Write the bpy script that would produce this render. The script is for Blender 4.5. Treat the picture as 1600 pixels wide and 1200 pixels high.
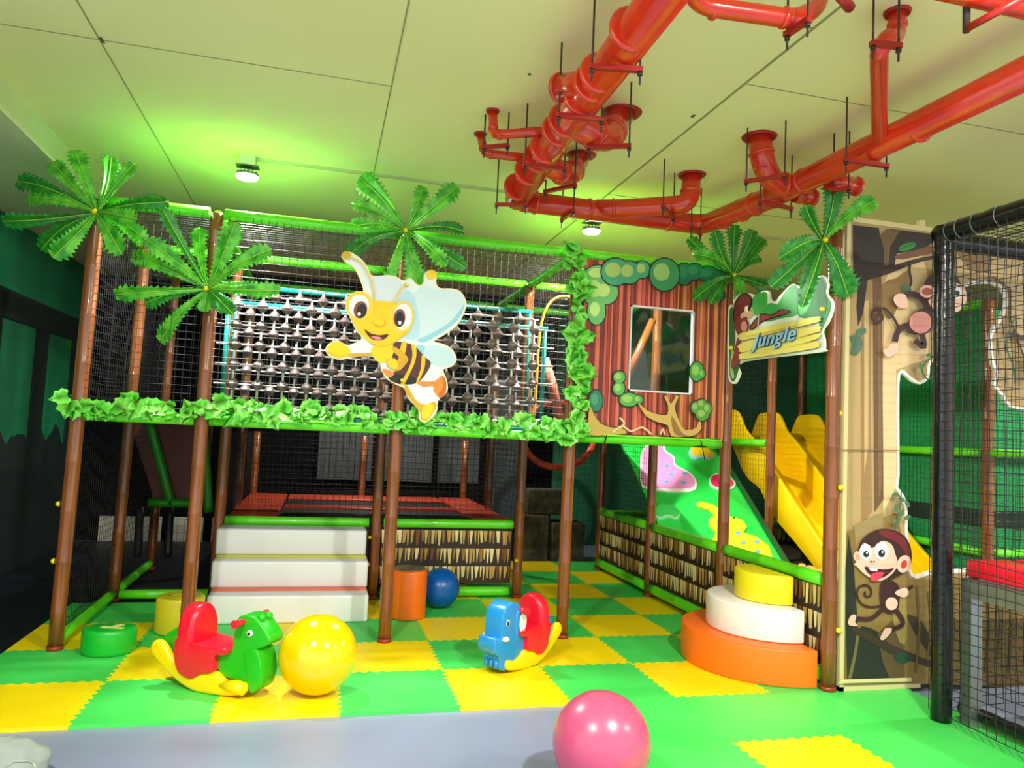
import bpy, math, random
from mathutils import Vector, Matrix, noise
V = Vector
rnd = random.Random(7)
for o in list(bpy.data.objects): bpy.data.objects.remove(o)
SC = bpy.context.scene
COL = SC.collection
# ------------------------------------------------------------------ camera
F_PX = 1152.8
CAM = V((1.6269, -3.8064, 1.4067))
RIGHT = V((0.96745323, -0.24876082, 0.04639283))
FWD = V((0.24544561, 0.96708225, 0.06714445))
UP = V((-0.06156859, -0.0535722, 0.9966641))
cd = bpy.data.cameras.new('camera'); cam = bpy.data.objects.new('camera', cd); COL.objects.link(cam)
cd.sensor_width = 36; cd.lens = F_PX / 1600 * 36; cd.clip_start = 0.05; cd.clip_end = 100
mw = Matrix((RIGHT, UP, -FWD)).transposed().to_4x4(); mw.translation = CAM
cam.matrix_world = mw
SC.camera = cam
# ------------------------------------------------------------------ world, light, exposure
W = bpy.data.worlds.new('world'); SC.world = W; W.use_nodes = True
W.node_tree.nodes['Background'].inputs[0].default_value = (1.0, 0.98, 0.92, 1)
W.node_tree.nodes['Background'].inputs[1].default_value = 1.0
SC.view_settings.view_transform = 'Standard'
SC.view_settings.look = 'None'
SC.view_settings.exposure = 0.75
SC.view_settings.gamma = 1
SC.view_settings.use_curve_mapping = False

def light(name, loc, power, size=0.2, color=(1, 1, 1), rot=(0, 0, 0), shape='DISK', sy=None):
    l = bpy.data.lights.new(name, 'AREA'); l.energy = power; l.shape = shape; l.size = size; l.color = color
    if sy: l.size_y = sy
    o = bpy.data.objects.new(name, l); COL.objects.link(o); o.location = loc; o.rotation_euler = rot
    return o
CZ = 3.2     # ceiling height
light('lamp_light', (1.03, 1.41, 3.045), 78, .14)
light('lamp_light', (3.63, 1.72, 3.045), 88, .14, (1, .98, .92))
# unseen ceiling lamps behind camera and off right; rear one added to brighten pads
for (x, y, p) in [(.7, -2.6, 95), (3.4, -3.0, 125), (6.2, -3.0, 95), (7.7, -0.3, 70), (2.28, 4.75, 30)]:
    light('lamp_light', (x, y, 3.045), p, .16, (1, .98, .92))

# ------------------------------------------------------------------ helpers
def lin(c): return tuple(((x / 255) / 12.92 if x <= 10 else (((x / 255) + .055) / 1.055) ** 2.4) for x in c)
MATS = {}
def mat(name, rgb, rough=.5, metal=0, spec=.5, noise_amt=0, scale=(20, 20, 20), rgb2=None, bump=0, trans=0, coat=0, emit=0, alpha=1):
    if name in MATS: return MATS[name]
    m = bpy.data.materials.new(name); m.use_nodes = True; nt = m.node_tree; b = nt.nodes['Principled BSDF']
    c = lin(rgb) + (1,)
    b.inputs['Base Color'].default_value = c
    b.inputs['Roughness'].default_value = rough; b.inputs['Metallic'].default_value = metal
    b.inputs['Specular IOR Level'].default_value = spec
    b.inputs['Transmission Weight'].default_value = trans
    b.inputs['Coat Weight'].default_value = coat
    b.inputs['Alpha'].default_value = alpha
    if emit:
        b.inputs['Emission Color'].default_value = c; b.inputs['Emission Strength'].default_value = emit
    if rgb2 or bump:
        tc = nt.nodes.new('ShaderNodeTexCoord'); mp = nt.nodes.new('ShaderNodeMapping'); mp.inputs['Scale'].default_value = scale
        nz = nt.nodes.new('ShaderNodeTexNoise'); nz.inputs['Scale'].default_value = 1; nz.inputs['Detail'].default_value = 4
        nt.links.new(tc.outputs['Object'], mp.inputs[0]); nt.links.new(mp.outputs[0], nz.inputs['Vector'])
        if rgb2:
            r = nt.nodes.new('ShaderNodeValToRGB'); r.color_ramp.elements[0].position = .35; r.color_ramp.elements[1].position = .65
            r.color_ramp.elements[0].color = c; r.color_ramp.elements[1].color = lin(rgb2) + (1,)
            nt.links.new(nz.outputs[0], r.inputs[0]); nt.links.new(r.outputs[0], b.inputs['Base Color'])
        if bump:
            bp = nt.nodes.new('ShaderNodeBump'); bp.inputs['Strength'].default_value = bump; bp.inputs['Distance'].default_value = .01
            nt.links.new(nz.outputs[0], bp.inputs['Height']); nt.links.new(bp.outputs[0], b.inputs['Normal'])
    MATS[name] = m
    return m
def C(r, g, b, rough=.62):
    return mat('paint_%d_%d_%d' % (r, g, b), (r, g, b), rough)

def ray(x, y):
    return RIGHT * ((x - 800) / F_PX) + FWD + UP * ((600 - y) / F_PX)
def PX(x, y, X=None, Y=None, Z=None):
    d = ray(x, y)
    t = (X - CAM.x) / d.x if X is not None else (Y - CAM.y) / d.y if Y is not None else (Z - CAM.z) / d.z
    return CAM + d * t

class MB:
    def __init__(s): s.v = []; s.f = []; s.m = []; s.sm = []
    def add(s, vs, fs, mi=0, smooth=False):
        b = len(s.v); s.v += [V(p) for p in vs]
        for f in fs: s.f.append([b + i for i in f]); s.m.append(mi); s.sm.append(smooth)
        return s
    def box(s, lo, hi, mi=0):
        x0, y0, z0 = lo; x1, y1, z1 = hi
        return s.add([(x0, y0, z0), (x1, y0, z0), (x1, y1, z0), (x0, y1, z0), (x0, y0, z1), (x1, y0, z1), (x1, y1, z1), (x0, y1, z1)],
                     [(0, 3, 2, 1), (4, 5, 6, 7), (0, 1, 5, 4), (1, 2, 6, 5), (2, 3, 7, 6), (3, 0, 4, 7)], mi)
    def tube(s, pts, r, n=12, mi=0, caps=True, smooth=True, closed=False):
        pts = [V(p) for p in pts]; N = len(pts)
        rs = r if isinstance(r, (list, tuple)) else [r] * N
        vs = []; fs = []
        t0 = (pts[1] - pts[0]).normalized()
        a = V((0, 0, 1)) if abs(t0.z) < .9 else V((1, 0, 0))
        nrm = (a - t0 * a.dot(t0)).normalized()
        for i in range(N):
            if closed: t = (pts[(i + 1) % N] - pts[i - 1]).normalized()
            else: t = (pts[min(i + 1, N - 1)] - pts[max(i - 1, 0)]).normalized()
            nrm = (nrm - t * nrm.dot(t)).normalized(); bn = t.cross(nrm)
            for k in range(n):
                an = 2 * math.pi * k / n
                vs.append(pts[i] + (nrm * math.cos(an) + bn * math.sin(an)) * rs[i])
        for i in range(N if closed else N - 1):
            j = (i + 1) % N
            for k in range(n):
                l = (k + 1) % n
                fs.append((i * n + k, i * n + l, j * n + l, j * n + k))
        s.add(vs, fs, mi, smooth)
        if caps and not closed:
            b = len(s.v) - len(vs)
            s.f.append([b + k for k in range(n)][::-1]); s.m.append(mi); s.sm.append(False)
            s.f.append([b + (N - 1) * n + k for k in range(n)]); s.m.append(mi); s.sm.append(False)
        return s
    def ell(s, c, r, mi=0, n=14, m=9, rot=None):
        c = V(c); vs = []; fs = []
        rx, ry, rz = r if isinstance(r, (list, tuple)) else (r, r, r)
        for i in range(m + 1):
            th = math.pi * i / m
            for k in range(n):
                ph = 2 * math.pi * k / n
                p = V((rx * math.sin(th) * math.cos(ph), ry * math.sin(th) * math.sin(ph), rz * math.cos(th)))
                if rot: p = rot @ p
                vs.append(c + p)
        for i in range(m):
            for k in range(n):
                l = (k + 1) % n
                fs.append((i * n + k, (i + 1) * n + k, (i + 1) * n + l, i * n + l))
        return s.add(vs, fs, mi, True)
    def prism(s, poly, fr, t0, t1, mi=0, side=None, back=True):
        """poly: 2D list; fr=(origin,u,v,w); extruded along w from t0 to t1 (t1 = visible face)"""
        o, u, v, w = fr; n = len(poly)
        A = [o + u * p[0] + v * p[1] + w * t0 for p in poly]; B = [o + u * p[0] + v * p[1] + w * t1 for p in poly]
        s.add(A + B, [tuple(range(n, 2 * n))], mi)
        b = len(s.v) - 2 * n
        if back: s.f.append([b + i for i in range(n)][::-1]); s.m.append(mi); s.sm.append(False)
        sd = mi if side is None else side
        for i in range(n):
            j = (i + 1) % n; s.f.append([b + i, b + j, b + n + j, b + n + i]); s.m.append(sd); s.sm.append(False)
        return s
    def grid(s, rows, mi=0, smooth=True, closeu=False):
        n = len(rows[0]); vs = [p for r in rows for p in r]; fs = []
        for i in range(len(rows) - 1):
            for k in range(n if closeu else n - 1):
                l = (k + 1) % n
                fs.append((i * n + k, i * n + l, (i + 1) * n + l, (i + 1) * n + k))
        return s.add(vs, fs, mi, smooth)
    def build(s, name, mats, parent=None, loc=None, bevel=0, seg=2, sub=0, solid=0):
        if not isinstance(mats, (list, tuple)): mats = [mats]
        if parent is not None: off = root_loc(parent)
        elif loc is not None: off = V(loc)
        else:
            xs = [p.x for p in s.v]; ys = [p.y for p in s.v]; zs = [p.z for p in s.v]
            off = V(((min(xs) + max(xs)) / 2, (min(ys) + max(ys)) / 2, min(zs)))
        me = bpy.data.meshes.new(name)
        me.from_pydata([tuple(p - off) for p in s.v], [], s.f)
        for m in mats: me.materials.append(m)
        me.polygons.foreach_set('material_index', s.m); me.polygons.foreach_set('use_smooth', s.sm)
        me.validate(); me.update()
        o = bpy.data.objects.new(name, me); COL.objects.link(o)
        if parent is not None: o.parent = parent
        else: o.location = off
        if solid:
            q = o.modifiers.new('solid', 'SOLIDIFY'); q.thickness = solid; q.offset = 0
        if bevel:
            q = o.modifiers.new('bevel', 'BEVEL'); q.width = bevel; q.segments = seg; q.limit_method = 'ANGLE'; q.angle_limit = .6
            for p in me.polygons: p.use_smooth = True
            q.harden_normals = False
        if sub:
            q = o.modifiers.new('sub', 'SUBSURF'); q.levels = sub; q.render_levels = sub
        return o
def root_loc(o):
    while o.parent is not None: o = o.parent
    return V(o.location)
def thing(name, label, cat, loc=(0, 0, 0), group=None):
    o = bpy.data.objects.new(name, None); COL.objects.link(o); o.location = loc; o.empty_display_size = .05
    return tag(o, label, cat, group)
def tag(o, label, cat, group=None):
    o['label'] = label; o['category'] = cat
    if group: o['group'] = group
    return o
def struct(o): o['kind'] = 'structure'; return o
def smooth_poly(pts, k=4, closed=True):
    out = []; n = len(pts)
    rng = range(n) if closed else range(n - 1)
    for i in rng:
        if closed: p0, p1, p2, p3 = pts[i - 1], pts[i], pts[(i + 1) % n], pts[(i + 2) % n]
        else: p0, p1, p2, p3 = pts[max(i - 1, 0)], pts[i], pts[i + 1], pts[min(i + 2, n - 1)]
        for j in range(k):
            t = j / k
            out.append(tuple(.5 * ((2 * p1[a]) + (-p0[a] + p2[a]) * t + (2 * p0[a] - 5 * p1[a] + 4 * p2[a] - p3[a]) * t * t + (-p0[a] + 3 * p1[a] - 3 * p2[a] + p3[a]) * t ** 3) for a in range(len(p1))))
    if not closed: out.append(tuple(pts[-1]))
    return out
def ellp(cx, cy, rx, ry, rot=0, n=22):
    r = math.radians(rot)
    return [(cx + rx * math.cos(a) * math.cos(r) - ry * math.sin(a) * math.sin(r), cy + rx * math.cos(a) * math.sin(r) + ry * math.sin(a) * math.cos(r)) for a in [2 * math.pi * i / n for i in range(n)]]
def stroke(pts, w, taper=False):
    """outline of a stroke of width w along pts (drawing coordinates)"""
    L = []; R = []; n = len(pts)
    for i, p in enumerate(pts):
        a = pts[max(i - 1, 0)]; b = pts[min(i + 1, n - 1)]
        dx, dy = b[0] - a[0], b[1] - a[1]; l = math.hypot(dx, dy) or 1
        ww = w / 2 * ((1 - i / (n - 1) * .7) if taper else 1)
        L.append((p[0] - dy / l * ww, p[1] + dx / l * ww)); R.append((p[0] + dy / l * ww, p[1] - dx / l * ww))
    return L + R[::-1]
class Art:
    """flat printed shapes on a board: drawing coordinates -> plane coordinates"""
    def __init__(s, conv, fr): s.conv = conv; s.fr = fr; s.mb = MB(); s.mats = []; s.z = 0
    def mi(s, c):
        m = C(*c) if isinstance(c, tuple) else c
        if m not in s.mats: s.mats.append(m)
        return s.mats.index(m)
    def sh(s, c, pts, smooth=0, t=None, raw=False):
        if smooth: pts = smooth_poly(pts, smooth)
        q = pts if raw else [s.conv(*p) for p in pts]
        ar = sum(q[i - 1][0] * q[i][1] - q[i][0] * q[i - 1][1] for i in range(len(q)))
        if ar < 0: q = q[::-1]
        if t is None: s.z += .0005; t0, t1 = s.z - .0006, s.z
        else: t0, t1 = t; s.z = max(s.z, t1)
        s.mb.prism(q, s.fr, t0, t1, s.mi(c), back=(t is not None))
    def build(s, name, **k): return s.mb.build(name, s.mats, **k)

# ------------------------------------------------------------------ materials
m_floor = mat('grey_floor', (134, 144, 168), .35, rgb2=(124, 134, 158), scale=(1.2, 1.2, 1.2))
m_ceil = mat('ceiling_paint', (246, 238, 176), .8, rgb2=(240, 231, 166), scale=(.7, .7, .7))
m_soffit = mat('soffit_paint', (214, 214, 170), .8)
m_matg = mat('green_foam', (74, 214, 92), .42, rgb2=(62, 204, 82), scale=(2, 2, 2))
m_maty = mat('yellow_foam', (250, 222, 0), .42, rgb2=(244, 214, 0), scale=(2, 2, 2))
m_post = mat('brown_bamboo_foam', (110, 60, 28), .28, rgb2=(148, 84, 40), scale=(60, 60, 2.5), coat=.3)
m_rail = mat('lime_bamboo_foam', (104, 226, 34), .33, rgb2=(84, 208, 26), scale=(3, 3, 3), coat=.2)
m_net = mat('black_net_cord', (26, 25, 26), .55)
m_black = mat('black_vinyl', (14, 15, 17), .5)
m_blackg = mat('black_shiny_sleeve', (12, 15, 18), .22, bump=.6, scale=(9, 9, 9))
m_pipe = mat('red_pipe_paint', (220, 54, 22), .22, rgb2=(200, 42, 18), scale=(4, 4, 4), coat=.5)
m_bracket = mat('red_bracket', (160, 28, 22), .4)
m_rod = mat('dark_rod', (52, 42, 36), .5)
m_white = mat('white_vinyl', (226, 228, 230), .35)
m_red = mat('red_plastic', (226, 22, 46), .3)
m_yel = mat('yellow_plastic', (252, 206, 6), .3)
m_cap = mat('yellow_cap', (240, 214, 30), .3)
m_grn = mat('green_plastic', (32, 176, 22), .32)
m_blu = mat('blue_plastic', (34, 134, 206), .3)
m_steel = mat('galvanised_steel', (150, 156, 152), .35, metal=.8)
m_leafA = mat('palm_leaf', (34, 146, 30), .4, rgb2=(110, 210, 56), scale=(16, 16, 16))
m_leafB = mat('palm_leaf_dark', (24, 112, 36), .4, rgb2=(48, 156, 40), scale=(30, 30, 30))
m_vein = mat('palm_vein', (150, 205, 70), .5)
m_ivy = mat('ivy_leaf', (70, 192, 36), .4, rgb2=(140, 230, 92), scale=(14, 14, 14))
m_stem = mat('ivy_stem', (64, 140, 40), .5)
m_lampw = mat('lamp_glow', (255, 255, 255), .5, emit=22)
m_glass = mat('window_acrylic', (235, 245, 240), .04, trans=1)

# ------------------------------------------------------------------ setting
def boxo(name, lo, hi, m, **k): return MB().box(lo, hi).build(name, m, **k)
struct(boxo('floor', (-1.2, -7.5, -.08), (10.5, 5.7, -.02), m_floor))
def ceiling():
    c = MB().box((-.155, -7.5, CZ), (10.5, 5.7, CZ + .1)).build('ceiling', m_ceil)
    struct(c)
    s = MB(); s.box((-1.2, -7.5, 3.02), (-.155, 5.7, CZ + .1)); struct(s.build('ceiling_soffit', m_soffit))
    j = MB()
    for x in (.48, 1.87, 3.56):
        w = .003 if x != 3.56 else .006
        j.box((x - w, -3, CZ - .0035), (x + w, 5.6, CZ), 0)
    for x0, x1, y in ((-.15, 1.87, .02), (1.87, 3.56, -1.15), (3.56, 6, -.62), (3.56, 8, 1.2), (-.15, 3.56, 3.2)):
        j.box((x0, y - .002, CZ - .003), (x1, y + .002, CZ), 0)
    for (x, y, l) in ((.49, .02, .05), (1.86, -.9, .16), (2.2, -1.1, .04), (3.2, 1.1, .03), (3.5, -.2, .03), (2.52, -.35, .015), (3.9, 1.25, .03)):
        j.box((x - .008, y - l / 2, CZ - .004), (x + .008, y + l / 2, CZ), 1)
    struct(j.build('trim_1', [mat('joint_line', (150, 150, 96), .9), mat('chip', (92, 90, 60), .9)]))
ceiling()
def walls():
    mg = mat('green_mural_wall', (14, 128, 78), .6, rgb2=(10, 96, 58), scale=(1.2, 1.2, .5))
    md = mat('dark_mural_band', (6, 26, 20), .7)
    w = MB(); w.box((-1.2, -1.5, -.02), (-1.0, 5.7, 3.02), 0)
    w.box((-1.0, -1.5, -.02), (-.985, 5.7, 1.02), 1)
    top = [(y, 1.0 + .5 * max(0, noise.noise(V((y * 2.1, 0, 3))) + .35) + .08 * noise.noise(V((y * 14, 1, 3)))) for y in [-1.5 + .06 * i for i in range(121)]]
    w.prism([(-1.5, 1.0)] + [(5.7, 1.0)] + top[::-1], (V((-1.0, 0, 0)), V((0, 1, 0)), V((0, 0, 1)), V((1, 0, 0))), 0, .013, 1)
    w.box((-1.0, -1.5, 2.18), (-.98, 5.7, 2.42), 1)
    for y, t in ((2.9, .22), (3.9, .3), (4.9, .12)):
        w.box((-1.0, y, .9), (-.983, y + t, 2.2), 1)
    struct(w.build('wall_left', [mg, md]))
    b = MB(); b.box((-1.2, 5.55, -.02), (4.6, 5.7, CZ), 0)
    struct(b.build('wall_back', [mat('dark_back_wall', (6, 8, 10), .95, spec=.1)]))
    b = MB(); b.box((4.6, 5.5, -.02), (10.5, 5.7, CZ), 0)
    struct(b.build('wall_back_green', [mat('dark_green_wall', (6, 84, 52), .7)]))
    b = MB(); b.box((10.3, -2.5, -.02), (10.5, 5.5, CZ), 0)
    struct(b.build('wall_right', [mat('pale_wall', (210, 205, 165), .8)]))
    for x0, x1 in ((-.75, -.1), (.0, .35), (.45, 1.1)):
        b = MB(); b.box((x0, 5.5, -.02), (x1, 5.55, .26)); struct(b.build('baseboard_back', mat('pale_skirting', (200, 190, 178), .6)))
    # grey back room panels glimpsed under the deck
    b = MB()
    for x0, x1 in ((1.6, 2.25), (2.35, 3.0), (3.08, 3.6)):
        b.box((x0, 5.5, .75), (x1, 5.55, 1.5), 0)
    struct(b.build('trim_2', mat('grey_panel', (70, 76, 78), .5)))
    # door at the end of the aisle
    d = struct(MB().box((3.72, 5.42, -.02), (3.8, 5.5, 2.1)).box((4.12, 5.42, -.02), (4.2, 5.5, 2.1)).box((3.72, 5.42, 2.02), (4.2, 5.5, 2.1)).build('door_1', mat('grey_aluminium', (128, 134, 136), .3, metal=.5)))
    MB().box((3.8, 5.45, 0), (4.12, 5.48, 2.02)).build('door_panel', mat('door_grey', (70, 78, 80), .3), parent=d)
walls()

struct(boxo('floor_painted_shade', (-1.0, 1.9, -.0195), (3.3, 5.5, -.017), mat('shade_toned_floor', (12, 20, 28), .5)))  # thin dark sheet: shade under the deck painted over the grey floor
struct(boxo('floor_painted_shade_left', (-1.0, -.2, -.0195), (-.1, 1.9, -.017), mat('shade_toned_floor', (12, 20, 28), .5)))  # same sheet for the shade left of the mats
# ------------------------------------------------------------------ foam mats
ORD = ['first', 'second', 'third', 'fourth', 'fifth', 'sixth', 'seventh', 'eighth', 'ninth']
T = .6
def edge_pts(a, b, free, key):
    """toothed line shared by two neighbouring tiles, from a to b (2D)"""
    ax, ay = a; bx, by = b; L = math.hypot(bx - ax, by - ay)
    if free: return [a]
    n = max(2, int(round(L / .033))); dx, dy = (bx - ax) / L, (by - ay) / L; nx, ny = -dy, dx
    out = []
    for i in range(n):
        s = (i + .5) / n; sg = .0085 if i % 2 else -.0085
        if i == 0: out.append(a)
        for q in (s - .32 / n, s + .32 / n): out.append((ax + dx * L * q + nx * sg, ay + dy * L * q + ny * sg))
    return out
def mats_():
    tiles = {}
    for j in range(0, 7):
        for i in range(0, 8):
            if (i <= 1 and j >= 4) or (i <= 4 and j >= 5): continue
            if i == 7 and j >= 1: w = (4.2, 4.74)
            tiles[(i, j)] = 'y' if (i + j) % 2 == 0 and not (i <= 1 and j >= 3) else 'g'
    for j in (-1, -2, -3):
        for i in (5, 6, 7, 8): tiles[(i, j)] = 'g'
    tiles[(6, -2)] = 'y'; tiles[(5, -3)] = 'y'; tiles[(8, 0)] = 'g'; tiles[(5, 0)] = 'g'; tiles[(7, 0)] = 'g'
    def gx(i): return -.09 if i == 0 else 5.1 if i == 9 else i * T
    xfree = {}
    def line(x0, y0, x1, y1, free):     # canonical direction so that both neighbours share the line
        return edge_pts((x0, y0), (x1, y1), free, 0)
    for (i, j), c in sorted(tiles.items()):
        x0, x1, y0, y1 = gx(i), gx(i + 1), j * T, (j + 1) * T
        if i == 7 and j >= 1: x1 = 4.8
        free = lambda d: (d not in tiles)
        bot = line(x0, y0, x1, y0, free((i, j - 1)))
        top = line(x0, y1, x1, y1, free((i, j + 1)))
        lef = line(x0, y0, x0, y1, free((i - 1, j)))
        rig = line(x1, y0, x1, y1, free((i + 1, j)) and not (j <= 0 and i == 8))
        poly = bot + rig + [(x1, y1)] + top[::-1][:-1] + [(x0, y1)] + lef[::-1][:-1]
        # remove consecutive duplicates
        pp = []
        for p in poly:
            if not pp or math.hypot(p[0] - pp[-1][0], p[1] - pp[-1][1]) > 1e-5: pp.append(p)
        if math.hypot(pp[0][0] - pp[-1][0], pp[0][1] - pp[-1][1]) < 1e-5: pp.pop()
        mb = MB(); mb.prism(pp, (V((0, 0, 0)), V((1, 0, 0)), V((0, 1, 0)), V((0, 0, 1))), -.02, 0)
        o = mb.build('foam_mat', m_maty if c == 'y' else m_matg)
        cn = 'yellow' if c == 'y' else 'green'
        if j >= 0: lab = '%s foam floor tile, %s row from front edge, %s from the left' % (cn, ORD[j], ORD[i])
        else: lab = '%s foam floor tile right of pink ball, %s row forward, %s from left' % (cn, ORD[-j - 1], ORD[i - 5])
        tag(o, lab, 'floor mat', 'interlocking foam floor tiles')
mats_()

# ------------------------------------------------------------------ bamboo foam posts and rails
def bamboo(a, b, r, mats, name, parent, step=.3, n=14, phase=.1):
    a = V(a); b = V(b); L = (b - a).length; d = (b - a) / L
    s = [0]; rr = [r]
    t = phase
    while t < L - .03:
        s += [t - .012, t - .004, t + .004, t + .012]; rr += [r, r * 1.04, r * 1.04, r]
        t += step
    s.append(L); rr.append(r)
    return MB().tube([a + d * q for q in s], rr, n).build(name, mats, parent=parent)
frame = thing('play_structure', 'two-level climbing frame of brown bamboo foam posts, lime rails and black netting', 'play structure', (2.4, 2.4, 0))
PT = 2.73
XS = (.17, .89, 2.11, 3.34, 4.58)
YS = (1.2, 2.45, 3.7)
def post(x, y, z0=0, z1=PT, parent=frame, dx=0):
    p = bamboo((x, y, z0), (x + dx, y, z1), .042, m_post, 'post', parent, .3, 14, .22)
    MB().tube([(x, y, z0), (x, y, z0 + .025)], .046, 14).build('post_foot', mat('red_foot', (150, 50, 26), .4), parent=p)
    return p
for x in XS:
    for y in YS:
        if y == 3.7 and x in (2.11,): continue
        post(x, y, dx=.03 if x < .2 else 0)
def rail(a, b, parent=frame, r=.036, step=.42): return bamboo(a, b, r, m_rail, 'rail', parent, step, 14, .2)
Zr = 1.40
g = .045
def gap(a, b):
    a = V(a); b = V(b); d = (b - a).normalized(); return a + d * g, b - d * g
def railg(a, b, **k): a, b = gap(a, b); return rail(a, b, **k)
for i in range(4):
    for y in YS: railg((XS[i], y, Zr), (XS[i + 1], y, Zr), r=.033)
    for y in YS: railg((XS[i], y, 2.73), (XS[i + 1], y, 2.73))
for x in XS:
    for j in range(2): railg((x, YS[j], 2.73), (x, YS[j + 1], 2.73))
for j in range(2): railg((.17, YS[j], .06), (.17, YS[j + 1], .06))
railg((.17, 2.45, .05), (.89, 2.45, .05))
railg((.17, 2.45, Zr), (.17, 3.7, Zr)); railg((.17, 1.2, Zr), (.17, 2.45, Zr))
# deck slab
MB().box((.2, 1.24, 1.375), (4.55, 3.68, 1.415)).build('deck', m_black, parent=frame)

def net(name, o, u, v, W_, H, parent, sp=.047, r=.0018, m=None, sag=0, jit=.004, seed=1, diag=False, shape=None):
    """square mesh net on the plane o + u*s + v*t with a little slack along its normal"""
    R = random.Random(seed); o = V(o); u = V(u).normalized(); v = V(v).normalized(); w = u.cross(v)
    nu = max(2, int(W_ / sp)); nv = max(2, int(H / sp)); mb = MB()
    def P(s, t):
        q = noise.noise(V((s * 3.1 + seed, t * 3.1, seed * 1.7)))
        q2 = noise.noise(V((s * 3.1, t * 3.1 + seed, seed * 2.3 + 9)))
        b = sag * math.sin(math.pi * min(max(s / W_, 0), 1)) * math.sin(math.pi * min(max(t / H, 0), 1))
        return o + u * (s + jit * 2.2 * q) + v * (t + jit * 2.2 * q2) + w * (b + jit * 1.5 * q)
    for i in range(nu + 1):
        s = W_ * i / nu; k = max(2, int(nv / 2))
        pts = [(s, H * j / k) for j in range(k + 1)]
        if shape: pts = [p for p in pts if shape(*p)]
        if len(pts) > 1: mb.tube([P(*p) for p in pts], r, 3, caps=False)
    for j in range(nv + 1):
        t = H * j / nv; k = max(2, int(nu / 2))
        pts = [(W_ * i / k, t) for i in range(k + 1)]
        if shape: pts = [p for p in pts if shape(*p)]
        if len(pts) > 1: mb.tube([P(*p) for p in pts], r, 3, caps=False)
    return mb.build(name, m or m_net, parent=parent)
X1, Z1 = (1, 0, 0), (0, 0, 1)
m_netl = mat('grey_net_cord', (62, 60, 58), .6)
net('net', (.2, 1.17, 1.42), X1, Z1, .66, 1.3, frame, seed=2)
net('net', (.92, 1.17, 1.42), X1, Z1, 1.16, 1.3, frame, seed=3, sag=-.02, r=.0018, m=m_netl)
net('net', (2.14, 1.17, 1.42), X1, Z1, 1.17, 1.3, frame, seed=4, sag=-.02, r=.0018, m=m_netl)
net('net', (.17, 1.25, .1), (0, 1, 0), Z1, 2.4, 1.28, frame, seed=5)
net('net', (.17, 1.25, 1.42), (0, 1, 0), Z1, 2.4, 1.3, frame, seed=6)
net('net', (.2, 1.25, 2.74), X1, (0, 1, 0), 3.1, 2.4, frame, seed=7, r=.002, sp=.06)
net('net', (.2, 3.7, .1), X1, Z1, 4.3, 2.6, frame, seed=8, sp=.06)
net('net', (3.34, 1.3, 1.42), (0, 1, 0), Z1, 2.3, 1.3, frame, seed=9)
net('net', (4.58, 2.5, .66), (0, 1, 0), Z1, 1.15, .72, frame, seed=10)

# yellow nuts capping bolts on the posts
def cap(x, y, z, d, parent=None, n=None):
    d = V(d)
    return MB().tube([V((x, y, z)), V((x, y, z)) + d * .012, V((x, y, z)) + d * .022], [.016, .016, .009], 10).build('bolt_cap', m_cap, parent=parent)
for (x, y, z, d) in [(.17, 1.2, .86, (-1, 0, 0)), (.17, 1.2, .52, (-1, 0, 0)), (2.11, 2.45, .5, (-1, -.2, 0)), (2.11, 2.45, .28, (-1, -.2, 0)), (3.34, 2.45, .32, (-.6, -1, 0))]:
    dd = V(d).normalized(); cap(x + dd.x * .04, y + dd.y * .04, z, dd, frame)

# ------------------------------------------------------------------ thatch skirts
TH = [mat('thatch_backing', (44, 26, 14), .6), C(214, 196, 128), C(186, 150, 76), C(150, 104, 44), C(232, 214, 160), C(120, 70, 30)]
def skirt(o, u, L, h, parent, rows=3, seed=1):
    """printed vinyl skirt: rows of ragged straw on a dark ground"""
    R = random.Random(seed); o = V(o); u = V(u).normalized(); v = V((0, 0, 1)); w = u.cross(v); mb = MB()
    mb.prism([(0, 0), (L, 0), (L, h), (0, h)], (o, u, v, w), -.006, 0, 0)
    rh = h / rows
    for k in range(rows):
        s = 0; top = h - k * rh - .008
        while s < L - .02:
            wd = R.uniform(.018, .04); ln = rh * R.uniform(.62, .86); tp = R.uniform(.15, .6); sk = R.uniform(-.006, .006)
            c = R.choice([1, 1, 2, 2, 3, 4, 5])
            x0, x1 = s, min(s + wd, L)
            cx = (x0 + x1) / 2 + sk; hw = (x1 - x0) / 2 * tp
            mb.prism([(cx - hw, top - ln), (cx + hw, top - ln * R.uniform(.85, 1)), (x1, top), (x0, top)], (o, u, v, w), 0, .002, c, back=False)
            s += wd * R.uniform(.9, 1.5)
    return mb.build('thatch_skirt', TH, parent=parent)

# ------------------------------------------------------------------ trampoline platform under the deck
tr = thing('trampoline_platform', 'raised trampoline with red edge pads behind white steps and lime bamboo rails', 'trampoline', (2.1, 3.4, 0))
rail((.93, 2.45, .62), (2.05, 2.45, .62), tr, .038); rail((2.17, 2.45, .62), (3.28, 2.45, .62), tr, .038)
rail((2.17, 2.47, .05), (3.27, 2.47, .05), tr, .04)
skirt((2.16, 2.46, .12), X1, 1.12, .45, tr, 3, 3)
MB().box((.9, 2.5, .3), (3.36, 4.9, .58)).build('platform', m_black, parent=tr)
m_pad = mat('red_vinyl_pad', (230, 84, 52), .3)
for lo, hi in (((.9, 2.5, .58), (1.3, 4.9, .62)), ((3.0, 2.5, .58), (3.36, 4.9, .62)), ((1.32, 4.4, .58), (2.98, 4.9, .62)), ((1.32, 3.55, .58), (2.98, 3.75, .62))):
    MB().box(lo, hi).build('edge_pad', m_pad, parent=tr, bevel=.012)
MB().box((1.32, 2.5, .58), (2.98, 3.53, .6)).build('jump_mat', mat('jump_mat', (26, 28, 30), .5), parent=tr)
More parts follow.
